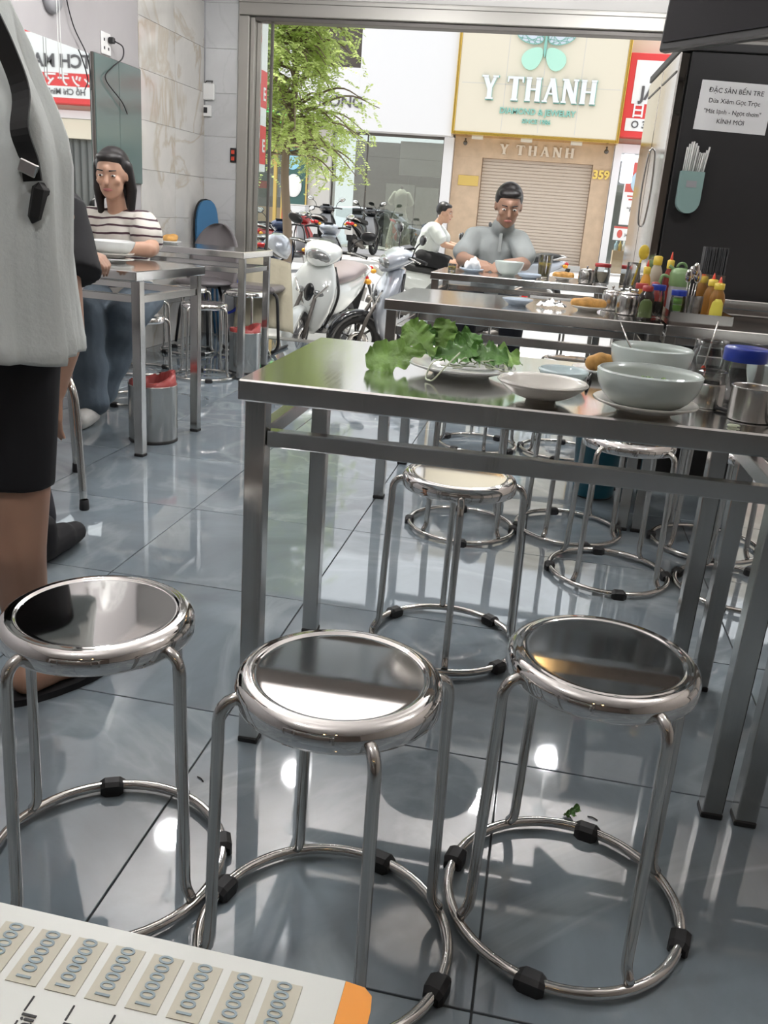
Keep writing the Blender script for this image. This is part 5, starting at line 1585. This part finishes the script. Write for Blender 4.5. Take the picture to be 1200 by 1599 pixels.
# ================================================================ menu and the table it lies on
table('steel table under the menu at the bottom left corner', -1.02, -.50, .98, .60, .75, 0)
mat('menu_card', (0.68, 0.70, 0.66), 0.18, coat=.6)
mat('menu_tag', (0.50, 0.48, 0.385), 0.5)
mat('menu_orange', (0.80, 0.30, 0.035), 0.25, coat=.5)
mat('menu_ink', (0.26, 0.33, 0.36), 0.5)
mn = thing('menu', 'laminated white menu with an orange corner at the bottom left', 'menu', (-.030, .243, .7615), R(0))
def card(pts, z0, z1, m, nm, par): return MB().prism(pts, z0, z1, 'xy').build(nm, m, par)
card([(-.0115, 0), (-.40, .004), (-.40, -.24), (-.0115, -.24)], 0, .0016, 'menu_card', 'card', mn)
card([(-.0114, 0), (-.004, -.001), (-.0008, -.004), (0, -.010), (0, -.24), (-.0114, -.24)], 0, .0016, 'menu_orange', 'orange_edge', mn)
for k in range(13):
    x0 = -.026-.0152*k
    y1 = -.0065
    tg = card([(x0, y1-.024), (x0-.0118, y1-.024), (x0-.0118, y1), (x0, y1)], .00162, .0019, 'menu_tag', 'price_tag', mn)
    lettering('100000', .0078, 'menu_ink', tg, (x0-.006, y1-.0115, .0021), (0, 0, R(90)), .0002, .0001, name='price_lettering')
    b = MB()
    for q in range(6): b.bb(x0+.0014, x0+.0020, -.040-.010*q, -.034-.010*q, .00162, .0019)
    b.build('dotted_line', 'ink', mn)
    if k in (3, 4, 5): lettering('tail', .0075, 'ink', mn, (x0-.0105, -.045, .0019), (0, 0, R(90)), .0002, .0001, name='printed_word')
# ================================================================ people
mat('skin', (0.50, 0.30, 0.21), 0.5, sss=.08, var=.05, vscale=10)
mat('skin_tan', (0.36, 0.21, 0.145), 0.5, sss=.06, var=.06, vscale=10)
mat('hair_black', (0.012, 0.010, 0.010), 0.4)
mat('eye_white', (0.75, 0.74, 0.72), 0.2)
mat('iris', (0.02, 0.012, 0.01), 0.15)
mat('lip', (0.42, 0.16, 0.14), 0.45)
mat('cloth_white', (0.55, 0.58, 0.56), 0.85, bump=.15, bscale=120)
mat('cloth_black', (0.010, 0.010, 0.012), 0.85)
mat('cloth_black2', (0.014, 0.015, 0.022), 0.8)
mat('cloth_grey', (0.30, 0.325, 0.32), 0.85, bump=.25, bscale=18)
mat('denim', (0.095, 0.125, 0.155), 0.85, var=.2, vscale=6, bump=.3, bscale=20)
mat('strap_black', (0.012, 0.012, 0.012), 0.6)
mat('rubber_white', (0.55, 0.54, 0.51), 0.5)
# striped jersey: bands that follow the height of the cloth
sm = mat('cloth_stripe', (0.58, 0.56, 0.51), 0.85)
nt2 = sm.node_tree
tc = nt2.nodes.new('ShaderNodeTexCoord'); sx_ = nt2.nodes.new('ShaderNodeSeparateXYZ')
nz = nt2.nodes.new('ShaderNodeTexNoise'); nz.inputs['Scale'].default_value = 6
nt2.links.new(tc.outputs['Object'], sx_.inputs[0]); nt2.links.new(tc.outputs['Object'], nz.inputs['Vector'])
m1 = nt2.nodes.new('ShaderNodeMath'); m1.operation = 'MULTIPLY_ADD'; m1.inputs[1].default_value = .035
nt2.links.new(nz.outputs['Fac'], m1.inputs[0]); nt2.links.new(sx_.outputs['Z'], m1.inputs[2])
m2 = nt2.nodes.new('ShaderNodeMath'); m2.operation = 'MULTIPLY'; m2.inputs[1].default_value = 1/.036
m3 = nt2.nodes.new('ShaderNodeMath'); m3.operation = 'FRACT'
m4 = nt2.nodes.new('ShaderNodeMath'); m4.operation = 'LESS_THAN'; m4.inputs[1].default_value = .26
mx = nt2.nodes.new('ShaderNodeMix'); mx.data_type = 'RGBA'
mx.inputs[6].default_value = (0.58, 0.56, 0.51, 1); mx.inputs[7].default_value = (0.055, 0.025, 0.035, 1)
for a, b in ((m1, m2), (m2, m3), (m3, m4)): nt2.links.new(a.outputs[0], b.inputs[0])
nt2.links.new(m4.outputs[0], mx.inputs['Factor'])
nt2.links.new(mx.outputs[2], nt2.nodes['Principled BSDF'].inputs['Base Color'])

def limb(mb, pts, radii):
    for i in range(len(pts)-1): mb.capsule(pts[i], pts[i+1], radii[i], radii[i+1], 14)
def hand(mb, wv, d, n, s=1.0, curl=.5, ts=1):
    wv = Vector(wv); d = Vector(d).normalized(); n = Vector(n); n = (n-d*n.dot(d)).normalized(); sd = d.cross(n)
    for k, o in enumerate((.029, .010, -.010, -.028)):
        root = wv+(d*.082+sd*o)*s
        mb.capsule(wv+sd*o*.55*s+d*.012*s, root, .0135*s, .011*s, 8)
        L = (.068, .078, .072, .056)[k]*s
        a1 = d*math.cos(curl)+n*math.sin(curl)
        a2 = d*math.cos(curl*2.3)+n*math.sin(curl*2.3)
        mid = root+a1*L*.52
        mb.capsule(root, mid, .0092*s, .0082*s, 8)
        mb.capsule(mid, mid+a2*L*.48, .0082*s, .0068*s, 8)
    tb = wv+(d*.022+sd*.026*ts)*s
    tm = tb+(d*.6+sd*.7*ts+n*.25).normalized()*.04*s
    mb.capsule(tb, tm, .0125*s, .0105*s, 8)
    mb.capsule(tm, tm+(d*.9+sd*.25*ts+n*.35).normalized()*.032*s, .0105*s, .0085*s, 8)
def frame_of(f):
    f = Vector(f).normalized(); up = Vector((0, 0, 1)); rt = f.cross(up).normalized(); up = rt.cross(f)
    return Matrix((rt, f, up)).transposed()      # columns: right, forward, up
def head(mb, c, f, s=1.0):
    Rm = frame_of(f); c = Vector(c)
    P = lambda x, y, z: c+Rm @ Vector((x*s, y*s, z*s))
    mb.ell(P(0, -.008, .022), (.074*s, .090*s, .092*s), 20, 14, rot=Rm)
    mb.ell(P(0, .022, -.045), (.058*s, .064*s, .074*s), 18, 12, rot=Rm)
    mb.ell(P(0, .055, -.092), (.026*s, .024*s, .022*s), 12, 8, rot=Rm)
    mb.capsule(P(0, .083, .012), P(0, .100, -.028), .009*s, .0135*s, 10)
    for sd in (-1, 1):
        mb.ell(P(sd*.075, -.008, -.005), (.010*s, .020*s, .032*s), 10, 8, rot=Rm)
        mb.ell(P(sd*.036, .062, -.022), (.026*s, .020*s, .022*s), 10, 8, rot=Rm)
    mb.capsule(P(0, .076, .030), P(0, .074, .034), .022*s, .022*s, 8)
def face(t, base, c, f, s=1.0):
    Rm = frame_of(f); c = Vector(c)-Vector(base)
    P = lambda x, y, z: c+Rm @ Vector((x*s, y*s, z*s))
    for sd in (-1, 1):
        e = MB().ell(P(sd*.031, .078, .004), (.0125*s, .010*s, .0052*s), 12, 8, rot=Rm).build('eye', 'eye_white', t)
        MB().ell(P(sd*.031, .0855, .004), (.0058*s, .004*s, .0050*s), 10, 6, rot=Rm).build('iris', 'iris', e)
        MB().capsule(P(sd*.018, .090, .027), P(sd*.046, .079, .029), .0036*s, .0026*s, 8).build('eyebrow', 'hair_black', t)
    MB().ell(P(0, .083, -.062), (.024*s, .008*s, .0075*s), 14, 8, rot=Rm).build('mouth', 'lip', t)
def hair(t, base, c, f, s=1.0, extra=None):
    Rm = frame_of(f); cc = Vector(c)
    P = lambda x, y, z: cc+Rm @ Vector((x*s, y*s, z*s))
    b = MB()
    b.ell(P(0, -.026, .040), (.084*s, .092*s, .092*s), 20, 14, rot=Rm)
    b.ell(P(0, .020, .082), (.070*s, .058*s, .030*s), 16, 10, rot=Rm)
    if extra: extra(b, P)
    o = remesh(b, 'hair', 'hair_black', t, .007, 2); o.location = -Vector(base); return o
def person(label, base):
    return thing('person', label, 'person', base)
def put(mb, nm, m, t, base, vox=.008, sm_=4, noise=None):
    o = remesh(mb, nm, m, t, vox, sm_, noise); o.location = -Vector(base); return o
def folds(amp, f1, f2, ph=0.0):
    return lambda c: Vector((amp*math.sin(c.z*f1+c.x*f2+ph), amp*math.sin(c.z*f1*.8-c.x*f2*1.3+2+ph), 0))

# ---- standing man, back turned, at the left edge
B1 = (-1.075, 1.50, 0)
t = person('standing person in a white T-shirt and black shorts with a crossbody strap', B1)
b = MB()
limb(b, [(-.995, 1.50, .82), (-.985, 1.49, .47), (-.988, 1.470, .34), (-.990, 1.50, .09)], [.085, .060, .058, .036])
limb(b, [(-1.155, 1.50, .82), (-1.165, 1.49, .47), (-1.168, 1.470, .34), (-1.170, 1.50, .09)], [.085, .060, .058, .036])
for fx in (-.985, -1.175):
    sgn = 1 if fx > -1.1 else -1
    d = Vector((.42*sgn, .9, 0)).normalized()
    a = Vector((fx, 1.475, .045))
    b.capsule(a, a+d*.10, .036, .034); b.capsule(a+d*.10+Vector((0, 0, -.010)), a+d*.165+Vector((0, 0, -.016)), .034, .022)
    for k in range(5):
        sd = Vector((d.y, -d.x, 0))*(-.03+.015*k)
        b.capsule(a+d*.16+sd+Vector((0, 0, -.018)), a+d*(.205-.008*abs(k-1))+sd+Vector((0, 0, -.022)), .0105, .009, 8)
b.capsule((-1.075, 1.5, .85), (-1.075, 1.5, 1.15), .13, .15); b.capsule((-1.14, 1.53, 1.16), (-1.01, 1.53, 1.16), .05, .05)
b.capsule((-1.075, 1.50, 1.2), (-1.075, 1.52, 1.42), .07, .055)
HC1 = (-1.075, 1.55, 1.53)
head(b, HC1, (-.1, 1, -.1))
for sgn, sx1 in ((1, -.965), (-1, -1.185)):
    limb(b, [(sx1-.05*sgn, 1.55, 1.14), (sx1-.02*sgn, 1.60, .98), (sx1-.06*sgn, 1.70, 1.0)], [.045, .040, .028])
    hand(b, (sx1-.06*sgn, 1.71, 1.0), (-.9*sgn, .5, .1), (-sgn, 0, -.2), 1, .5, sgn)
put(b, 'body', 'skin_tan', t, B1, .007, 4)
face(t, B1, HC1, (-.1, 1, -.1)); hair(t, B1, HC1, (-.1, 1, -.1))
secs = []
N = 72
for (z, xc, a, bb_, yc) in ((.728, -1.075, .203, .150, 1.50), (.735, -1.075, .205, .152, 1.50), (.757, -1.075, .2045, .151, 1.50), (.763, -1.075, .203, .150, 1.50), (.80, -1.076, .200, .147, 1.50), (.85, -1.076, .197, .143, 1.50), (.92, -1.076, .195, .140, 1.50), (1.0, -1.076, .194, .138, 1.505), (1.07, -1.077, .195, .136, 1.51), (1.12, -1.078, .186, .130, 1.515), (1.17, -1.079, .166, .122, 1.52), (1.21, -1.080, .149, .112, 1.52), (1.27, -1.080, .126, .10, 1.52), (1.32, -1.080, .108, .088, 1.52), (1.36, -1.078, .088, .076, 1.52), (1.39, -1.076, .066, .064, 1.525), (1.395, -1.076, .058, .058, 1.525)):
    row = []
    for i in range(N):
        th = 2*PI*i/N
        amp = .0085*(1-min(1, max(0, (z-.75)/.62)))+.0035
        fold = amp*(math.sin(7*th+1.1+z*2.2)+.7*math.sin(12*th-z*3.0+.4)+.45*math.sin(19*th+z*6)) if z < 1.3 else 0
        ca, sa = math.cos(th), math.sin(th)
        e = 2.35
        row.append(Vector((xc+(a+fold)*math.copysign(abs(ca)**(2/e), ca)-0.0, yc+(bb_+fold)*math.copysign(abs(sa)**(2/e), sa), z+.004*math.sin(5*th)*(z < .77))))
    secs.append(row)
SH = MB().loft(secs)
o = SH.build('t_shirt', 'cloth_white', t); o.location = -Vector(B1)
for sgn, sx1 in ((1, -.965), (-1, -1.185)):
    b = MB()
    b.capsule((sx1-.04*sgn, 1.56, 1.14), (sx1-.02*sgn, 1.60, 1.04), .066, .070)
    put(b, 'sleeve', 'cloth_white', t, B1, .010, 3)
b = MB()
for fx in (-.99, -1.16):
    b.cyl((fx, 1.50, .80), (fx+.003, 1.49, .472), .096, .069, 24)
b.capsule((-1.0, 1.50, .80), (-1.15, 1.5, .80), .10, .10)
put(b, 'shorts', 'cloth_black', t, B1, .006, 3)
# strap over the back: follows the shirt
def shirt_y(x, z):
    for j in range(len(secs)-1):
        z0, z1 = secs[j][0].z, secs[j+1][0].z
        if z0 <= z <= z1 or j == len(secs)-2:
            best = 9
            for row in (secs[j], secs[j+1]):
                for p in row:
                    if abs(p.x-x) < .012 and p.y < best: best = p.y
            return best if best < 9 else 1.5
    return 1.5
pts = [(-1.04, 1.39), (-.995, 1.355), (-.962, 1.305), (-.936, 1.245), (-.914, 1.18), (-.899, 1.12), (-.892, 1.075), (-.888, 1.04)]
path = [Vector((x, min(shirt_y(x, z), 1.47)-.012, z)) for x, z in pts]
path = bez(path, 30)
rows = []
for i, p in enumerate(path):
    d = (path[min(i+1, len(path)-1)]-path[max(i-1, 0)]).normalized()
    wd = Vector((d.z, 0, -d.x)).normalized()*.017
    rows.append([p-wd, p+wd, p+wd+Vector((0, .004, 0)), p-wd+Vector((0, .004, 0))])
o = MB().loft(rows, smooth=False).build('crossbody_strap', 'strap_black', t); o.location = -Vector(B1)
q = path[-4]
u = MB().box(q+Vector((0, -.006, 0)), (.034, .008, .022), Matrix.Rotation(R(20), 3, 'Y'), .002).build('buckle', 'chrome', o)
MB().box(path[-1]+Vector((.0, .016, -.035)), (.022, .04, .07), Matrix.Rotation(R(14), 3, 'Y'), .01).build('bag', 'strap_black', o)
for fx in (-.985, -1.175):
    b = MB()
    sgn = 1 if fx > -1.1 else -1
    d = Vector((.42*sgn, .9, 0)).normalized(); sd = Vector((d.y, -d.x, 0)); a = Vector((fx, 1.475, 0))
    out = []
    for i in range(20):
        an = 2*PI*i/20
        out.append(a+d*(.085+.145*math.cos(an))+sd*(.048*math.sin(an)*(1+.12*math.cos(an))))
    b.loft([[p+Vector((0, 0, z)) for p in out] for z in (.0005, .016)], smooth=False)
    o = b.build('sandal', 'cloth_black', t); o.location = -Vector(B1)
    MB().tube([a+d*.12+sd*.045+Vector((0, 0, .015)), a+d*.12+sd*.035+Vector((0, 0, .055)), a+d*.12+Vector((0, 0, .075)), a+d*.12-sd*.035+Vector((0, 0, .055)), a+d*.12-sd*.045+Vector((0, 0, .015))], .012, 8, flat=.35).build('sandal_strap', 'cloth_black', o)

# ---- diner in black, seated behind him
B2 = (-1.76, 2.68, 0)
t = person('person in a black T-shirt and dark trousers on the tube chair', B2)
b = MB()
HC2 = (-1.80, 2.78, 1.19)
b.capsule((-1.77, 2.69, .60), (-1.77, 2.71, .90), .12, .12); b.capsule((-1.90, 2.66, .96), (-1.62, 2.77, .96), .05, .05)
b.capsule((-1.77, 2.72, .95), (-1.785, 2.75, 1.10), .055, .05); head(b, HC2, (-.45, .85, -.15))
limb(b, [(-1.61, 2.74, .965), (-1.535, 2.66, .72), (-1.500, 2.60, .59), (-1.535, 2.585, .44), (-1.545, 2.58, .40)], [.052, .043, .044, .028, .026])
hand(b, (-1.550, 2.578, .395), (-.12, -.06, -1), (.3, .9, 0), 1.0, .25, -1)
limb(b, [(-1.92, 2.66, .965), (-1.95, 2.95, .83), (-1.775, 3.15, .815)], [.052, .050, .042])
hand(b, (-1.768, 3.152, .81), (.75, .1, -.15), (-.3, .2, -.9), 1.0, .75, 1)
for (h_, k_, a_) in (((-1.70, 2.64, .535), (-1.60, 2.24, .50), (-1.37, 2.165, .12)), ((-1.86, 2.66, .535), (-1.93, 2.26, .50), (-1.83, 2.20, .12))):
    limb(b, [h_, k_, a_], [.08, .058, .038])
put(b, 'body', 'skin_tan', t, B2, .0065, 4)
face(t, B2, HC2, (-.45, .85, -.15)); hair(t, B2, HC2, (-.45, .85, -.15))
b = MB()
b.capsule((-1.77, 2.69, .56), (-1.77, 2.71, .88), .150, .145); b.capsule((-1.91, 2.66, .95), (-1.61, 2.77, .95), .075, .075)
b.cyl((-1.605, 2.76, .975), (-1.525, 2.665, .765), .080, .094, 24); b.capsule((-1.605, 2.76, .955), (-1.60, 2.755, .945), .082, .082)
limb(b, [(-1.93, 2.66, .955), (-1.88, 2.82, .89)], [.08, .08])
put(b, 't_shirt', 'cloth_black', t, B2, .009, 3, folds(.003, 40, 30))
b = MB()
b.capsule((-1.86, 2.66, .545), (-1.70, 2.64, .545), .105, .105)
for (h_, k_, a_) in (((-1.70, 2.64, .55), (-1.60, 2.24, .505), (-1.385, 2.165, .13)), ((-1.86, 2.66, .55), (-1.93, 2.26, .505), (-1.83, 2.20, .13))):
    limb(b, [h_, k_, a_], [.10, .082, .062])
put(b, 'trousers', 'cloth_black2', t, B2, .009, 3, folds(.003, 50, 20))
for a, d in ((Vector((-1.345, 2.13, .05)), Vector((.02, 1, 0))), (Vector((-1.82, 2.16, .05)), Vector((-.1, -1, 0)))):
    b = MB(); d.normalize(); b.capsule(a, a+d*.10, .045, .043); b.capsule(a+d*.10+Vector((0, 0, -.006)), a+d*.17+Vector((0, 0, -.010)), .042, .034); b.capsule(a+Vector((0, .0, .02)), a+Vector((0, 0, .06)), .043, .042)
    b.capsule(a+Vector((0, 0, -.03)), a+d*.18+Vector((0, 0, -.032)), .0195, .0175)
    put(b, 'sneaker', 'cloth_black', t, B2, .006, 3)

# ---- striped-shirt diner facing the camera
B3 = (-2.12, 4.20, 0)
t = person('person with black hair and a striped shirt eating at the left table', B3)
b = MB(); HC3 = (-2.115, 4.10, 1.115); F3 = (.15, -1, -.15)
b.capsule((-2.13, 4.22, .58), (-2.13, 4.19, .84), .11, .11); b.capsule((-2.255, 4.18, .915), (-2.0, 4.17, .915), .045, .045)
b.capsule((-2.125, 4.17, .93), (-2.12, 4.13, 1.03), .048, .044); head(b, HC3, F3, .95)
limb(b, [(-1.985, 4.17, .915), (-1.885, 4.02, .80), (-1.868, 3.955, .795), (-2.0, 3.885, .795)], [.045, .040, .038, .026])
hand(b, (-2.01, 3.88, .795), (-1, -.25, 0), (0, -.3, -1), .92, .45, -1)
limb(b, [(-2.27, 4.18, .915), (-2.36, 4.02, .80), (-2.20, 3.82, .80)], [.045, .038, .026])
hand(b, (-2.19, 3.81, .80), (.6, -.7, 0), (.2, 0, -1), .92, .5, 1)
for (h_, k_, a_) in (((-2.03, 4.20, .53), (-1.985, 3.93, .48), (-2.10, 3.86, .10)), ((-2.22, 4.20, .53), (-2.13, 3.80, .47), (-2.045, 3.70, .10))):
    limb(b, [h_, k_, a_], [.075, .055, .035])
put(b, 'body', 'skin', t, B3, .0065, 4)
face(t, B3, HC3, F3, .95)
def long_hair(b, P):
    for sd in (-1, 1): limb(b, [P(sd*.070, -.02, .04), P(sd*.085, -.03, -.07), P(sd*.078, -.02, -.19)], [.028, .026, .016])
    limb(b, [P(0, -.075, 0), P(0, -.09, -.16)], [.07, .06])
hair(t, B3, HC3, F3, .95, long_hair)
b = MB()
b.capsule((-2.13, 4.22, .56), (-2.13, 4.19, .82), .145, .135); b.capsule((-2.265, 4.18, .895), (-1.99, 4.17, .895), .070, .070)
limb(b, [(-1.985, 4.16, .895), (-1.925, 4.07, .845)], [.072, .078]); limb(b, [(-2.27, 4.17, .895), (-2.33, 4.08, .845)], [.072, .076])
put(b, 'striped_shirt', 'cloth_stripe', t, B3, .008, 3, folds(.004, 45, 35))
b = MB()
b.capsule((-2.22, 4.21, .535), (-2.03, 4.21, .535), .105, .105)
for (h_, k_, a_) in (((-2.03, 4.20, .535), (-1.975, 3.94, .475), (-2.10, 3.87, .12)), ((-2.22, 4.20, .535), (-2.13, 3.80, .46), (-2.055, 3.71, .11))):
    limb(b, [h_, k_, a_], [.105, .098, .088])
put(b, 'jeans', 'denim', t, B3, .009, 3, folds(.005, 38, 26))
for a, d in ((Vector((-2.045, 3.70, .045)), Vector((.15, -1, 0))), (Vector((-2.11, 3.87, .045)), Vector((.0, -1, 0)))):
    b = MB(); d.normalize(); b.capsule(a, a+d*.08, .042, .045); b.capsule(a+d*.08, a+d*.13+Vector((0, 0, -.006)), .045, .038); b.capsule(a+Vector((0, 0, -.028)), a+d*.14+Vector((0, 0, -.028)), .017, .017)
    put(b, 'clog', 'rubber_white', t, B3, .006, 2)

# ---- grey-polo diner at the third row
B4 = (-.38, 5.98, 0)
t = person('person in a grey polo shirt eating at the third-row table', B4)
b = MB(); HC4 = (-.33, 5.80, 1.135); F4 = (.15, -1, -.35)
b.capsule((-.39, 6.02, .58), (-.39, 5.95, .86), .125, .13); b.capsule((-.51, 5.92, .95), (-.27, 5.90, .95), .05, .05)
b.capsule((-.37, 5.90, .97), (-.34, 5.83, 1.07), .058, .055); head(b, HC4, F4, 1.05)
limb(b, [(-.53, 5.91, .945), (-.58, 5.74, .80), (-.48, 5.50, .80)], [.055, .044, .03]); hand(b, (-.475, 5.49, .80), (.5, -.8, 0), (.2, 0, -1), 1, .5, 1)
limb(b, [(-.25, 5.90, .945), (-.19, 5.74, .80), (-.29, 5.50, .80)], [.055, .044, .03]); hand(b, (-.295, 5.49, .80), (-.4, -.8, 0), (0, 0, -1), 1, .5, -1)
for (h_, k_, a_) in (((-.48, 6.0, .53), (-.52, 5.62, .49), (-.50, 5.66, .09)), ((-.30, 6.0, .53), (-.22, 5.62, .49), (-.22, 5.66, .09))): limb(b, [h_, k_, a_], [.08, .058, .04])
put(b, 'body', 'skin_tan', t, B4, .008, 4)
face(t, B4, HC4, F4, 1.05); hair(t, B4, HC4, F4, 1.05)
b = MB()
b.capsule((-.39, 6.02, .56), (-.40, 5.94, .84), .150, .150); b.capsule((-.51, 5.92, .935), (-.27, 5.90, .935), .070, .070)
limb(b, [(-.53, 5.90, .93), (-.575, 5.79, .84)], [.070, .074]); limb(b, [(-.25, 5.89, .93), (-.195, 5.78, .84)], [.070, .074])
b.capsule((-.36, 5.87, 1.00), (-.35, 5.855, 1.015), .068, .066)
ps = put(b, 'polo_shirt', 'cloth_grey', t, B4, .009, 3, folds(.005, 34, 28))
o = MB().bb(-.365, -.345, 5.765, 5.79, .86, .97).build('button_placket', 'cloth_grey', ps)
b = MB(); b.capsule((-.48, 6.0, .535), (-.30, 6.0, .535), .11, .11)
for (h_, k_, a_) in (((-.48, 6.0, .535), (-.52, 5.62, .49), (-.50, 5.66, .10)), ((-.30, 6.0, .535), (-.22, 5.62, .49), (-.22, 5.66, .10))): limb(b, [h_, k_, a_], [.105, .085, .06])
put(b, 'trousers', 'cloth_black2', t, B4, .01, 3)
for a in (Vector((-.50, 5.66, .045)), Vector((-.22, 5.66, .045))):
    b = MB(); b.capsule(a, a+Vector((0, -.15, -.008)), .045, .036); put(b, 'shoe', 'cloth_black', t, B4, .008, 2)

# ---- rider in the street
B5 = (-1.62, 11.2, GZ)
t = person('rider in a white shirt and black shorts on the street scooter', B5)
b = MB(); HC5 = (-1.40, 11.2, 1.10); F5 = (1, -.15, -.1)
b.capsule((-1.62, 11.2, .58), (-1.52, 11.2, .84), .115, .12); b.capsule((-1.50, 11.04, .93), (-1.50, 11.36, .93), .05, .05); b.capsule((-1.49, 11.2, .95), (-1.43, 11.2, 1.04), .05, .048); head(b, HC5, F5)
for sd in (-1, 1):
    limb(b, [(-1.49, 11.2+sd*.17, .92), (-1.36, 11.2+sd*.22, .74), (-1.13, 11.2+sd*.25, .70)], [.048, .04, .028]); hand(b, (-1.125, 11.2+sd*.25, .70), (1, -sd*.1, -.1), (0, 0, -1), 1, .9, -sd)
    limb(b, [(-1.60, 11.2+sd*.09, .56), (-1.22, 11.2+sd*.13, .50), (-1.25, 11.2+sd*.13, .12)], [.08, .058, .04]); b.capsule((-1.25, 11.2+sd*.13, .09), (-1.12, 11.2+sd*.14, .075), .036, .030)
put(b, 'body', 'skin', t, B5, .009, 4); face(t, B5, HC5, F5); hair(t, B5, HC5, F5)
b = MB(); b.capsule((-1.62, 11.2, .58), (-1.53, 11.2, .84), .145, .15); b.capsule((-1.50, 11.05, .90), (-1.50, 11.35, .90), .085, .085)
for sd in (-1, 1): limb(b, [(-1.49, 11.2+sd*.17, .90), (-1.40, 11.2+sd*.205, .80)], [.08, .078])
put(b, 'white_shirt', 'cloth_white', t, B5, .01, 3, folds(.004, 40, 30))
b = MB(); b.capsule((-1.62, 11.1, .56), (-1.62, 11.3, .56), .11, .11)
for sd in (-1, 1): limb(b, [(-1.60, 11.2+sd*.09, .56), (-1.33, 11.2+sd*.12, .52)], [.10, .085])
put(b, 'shorts', 'cloth_black', t, B5, .01, 3)
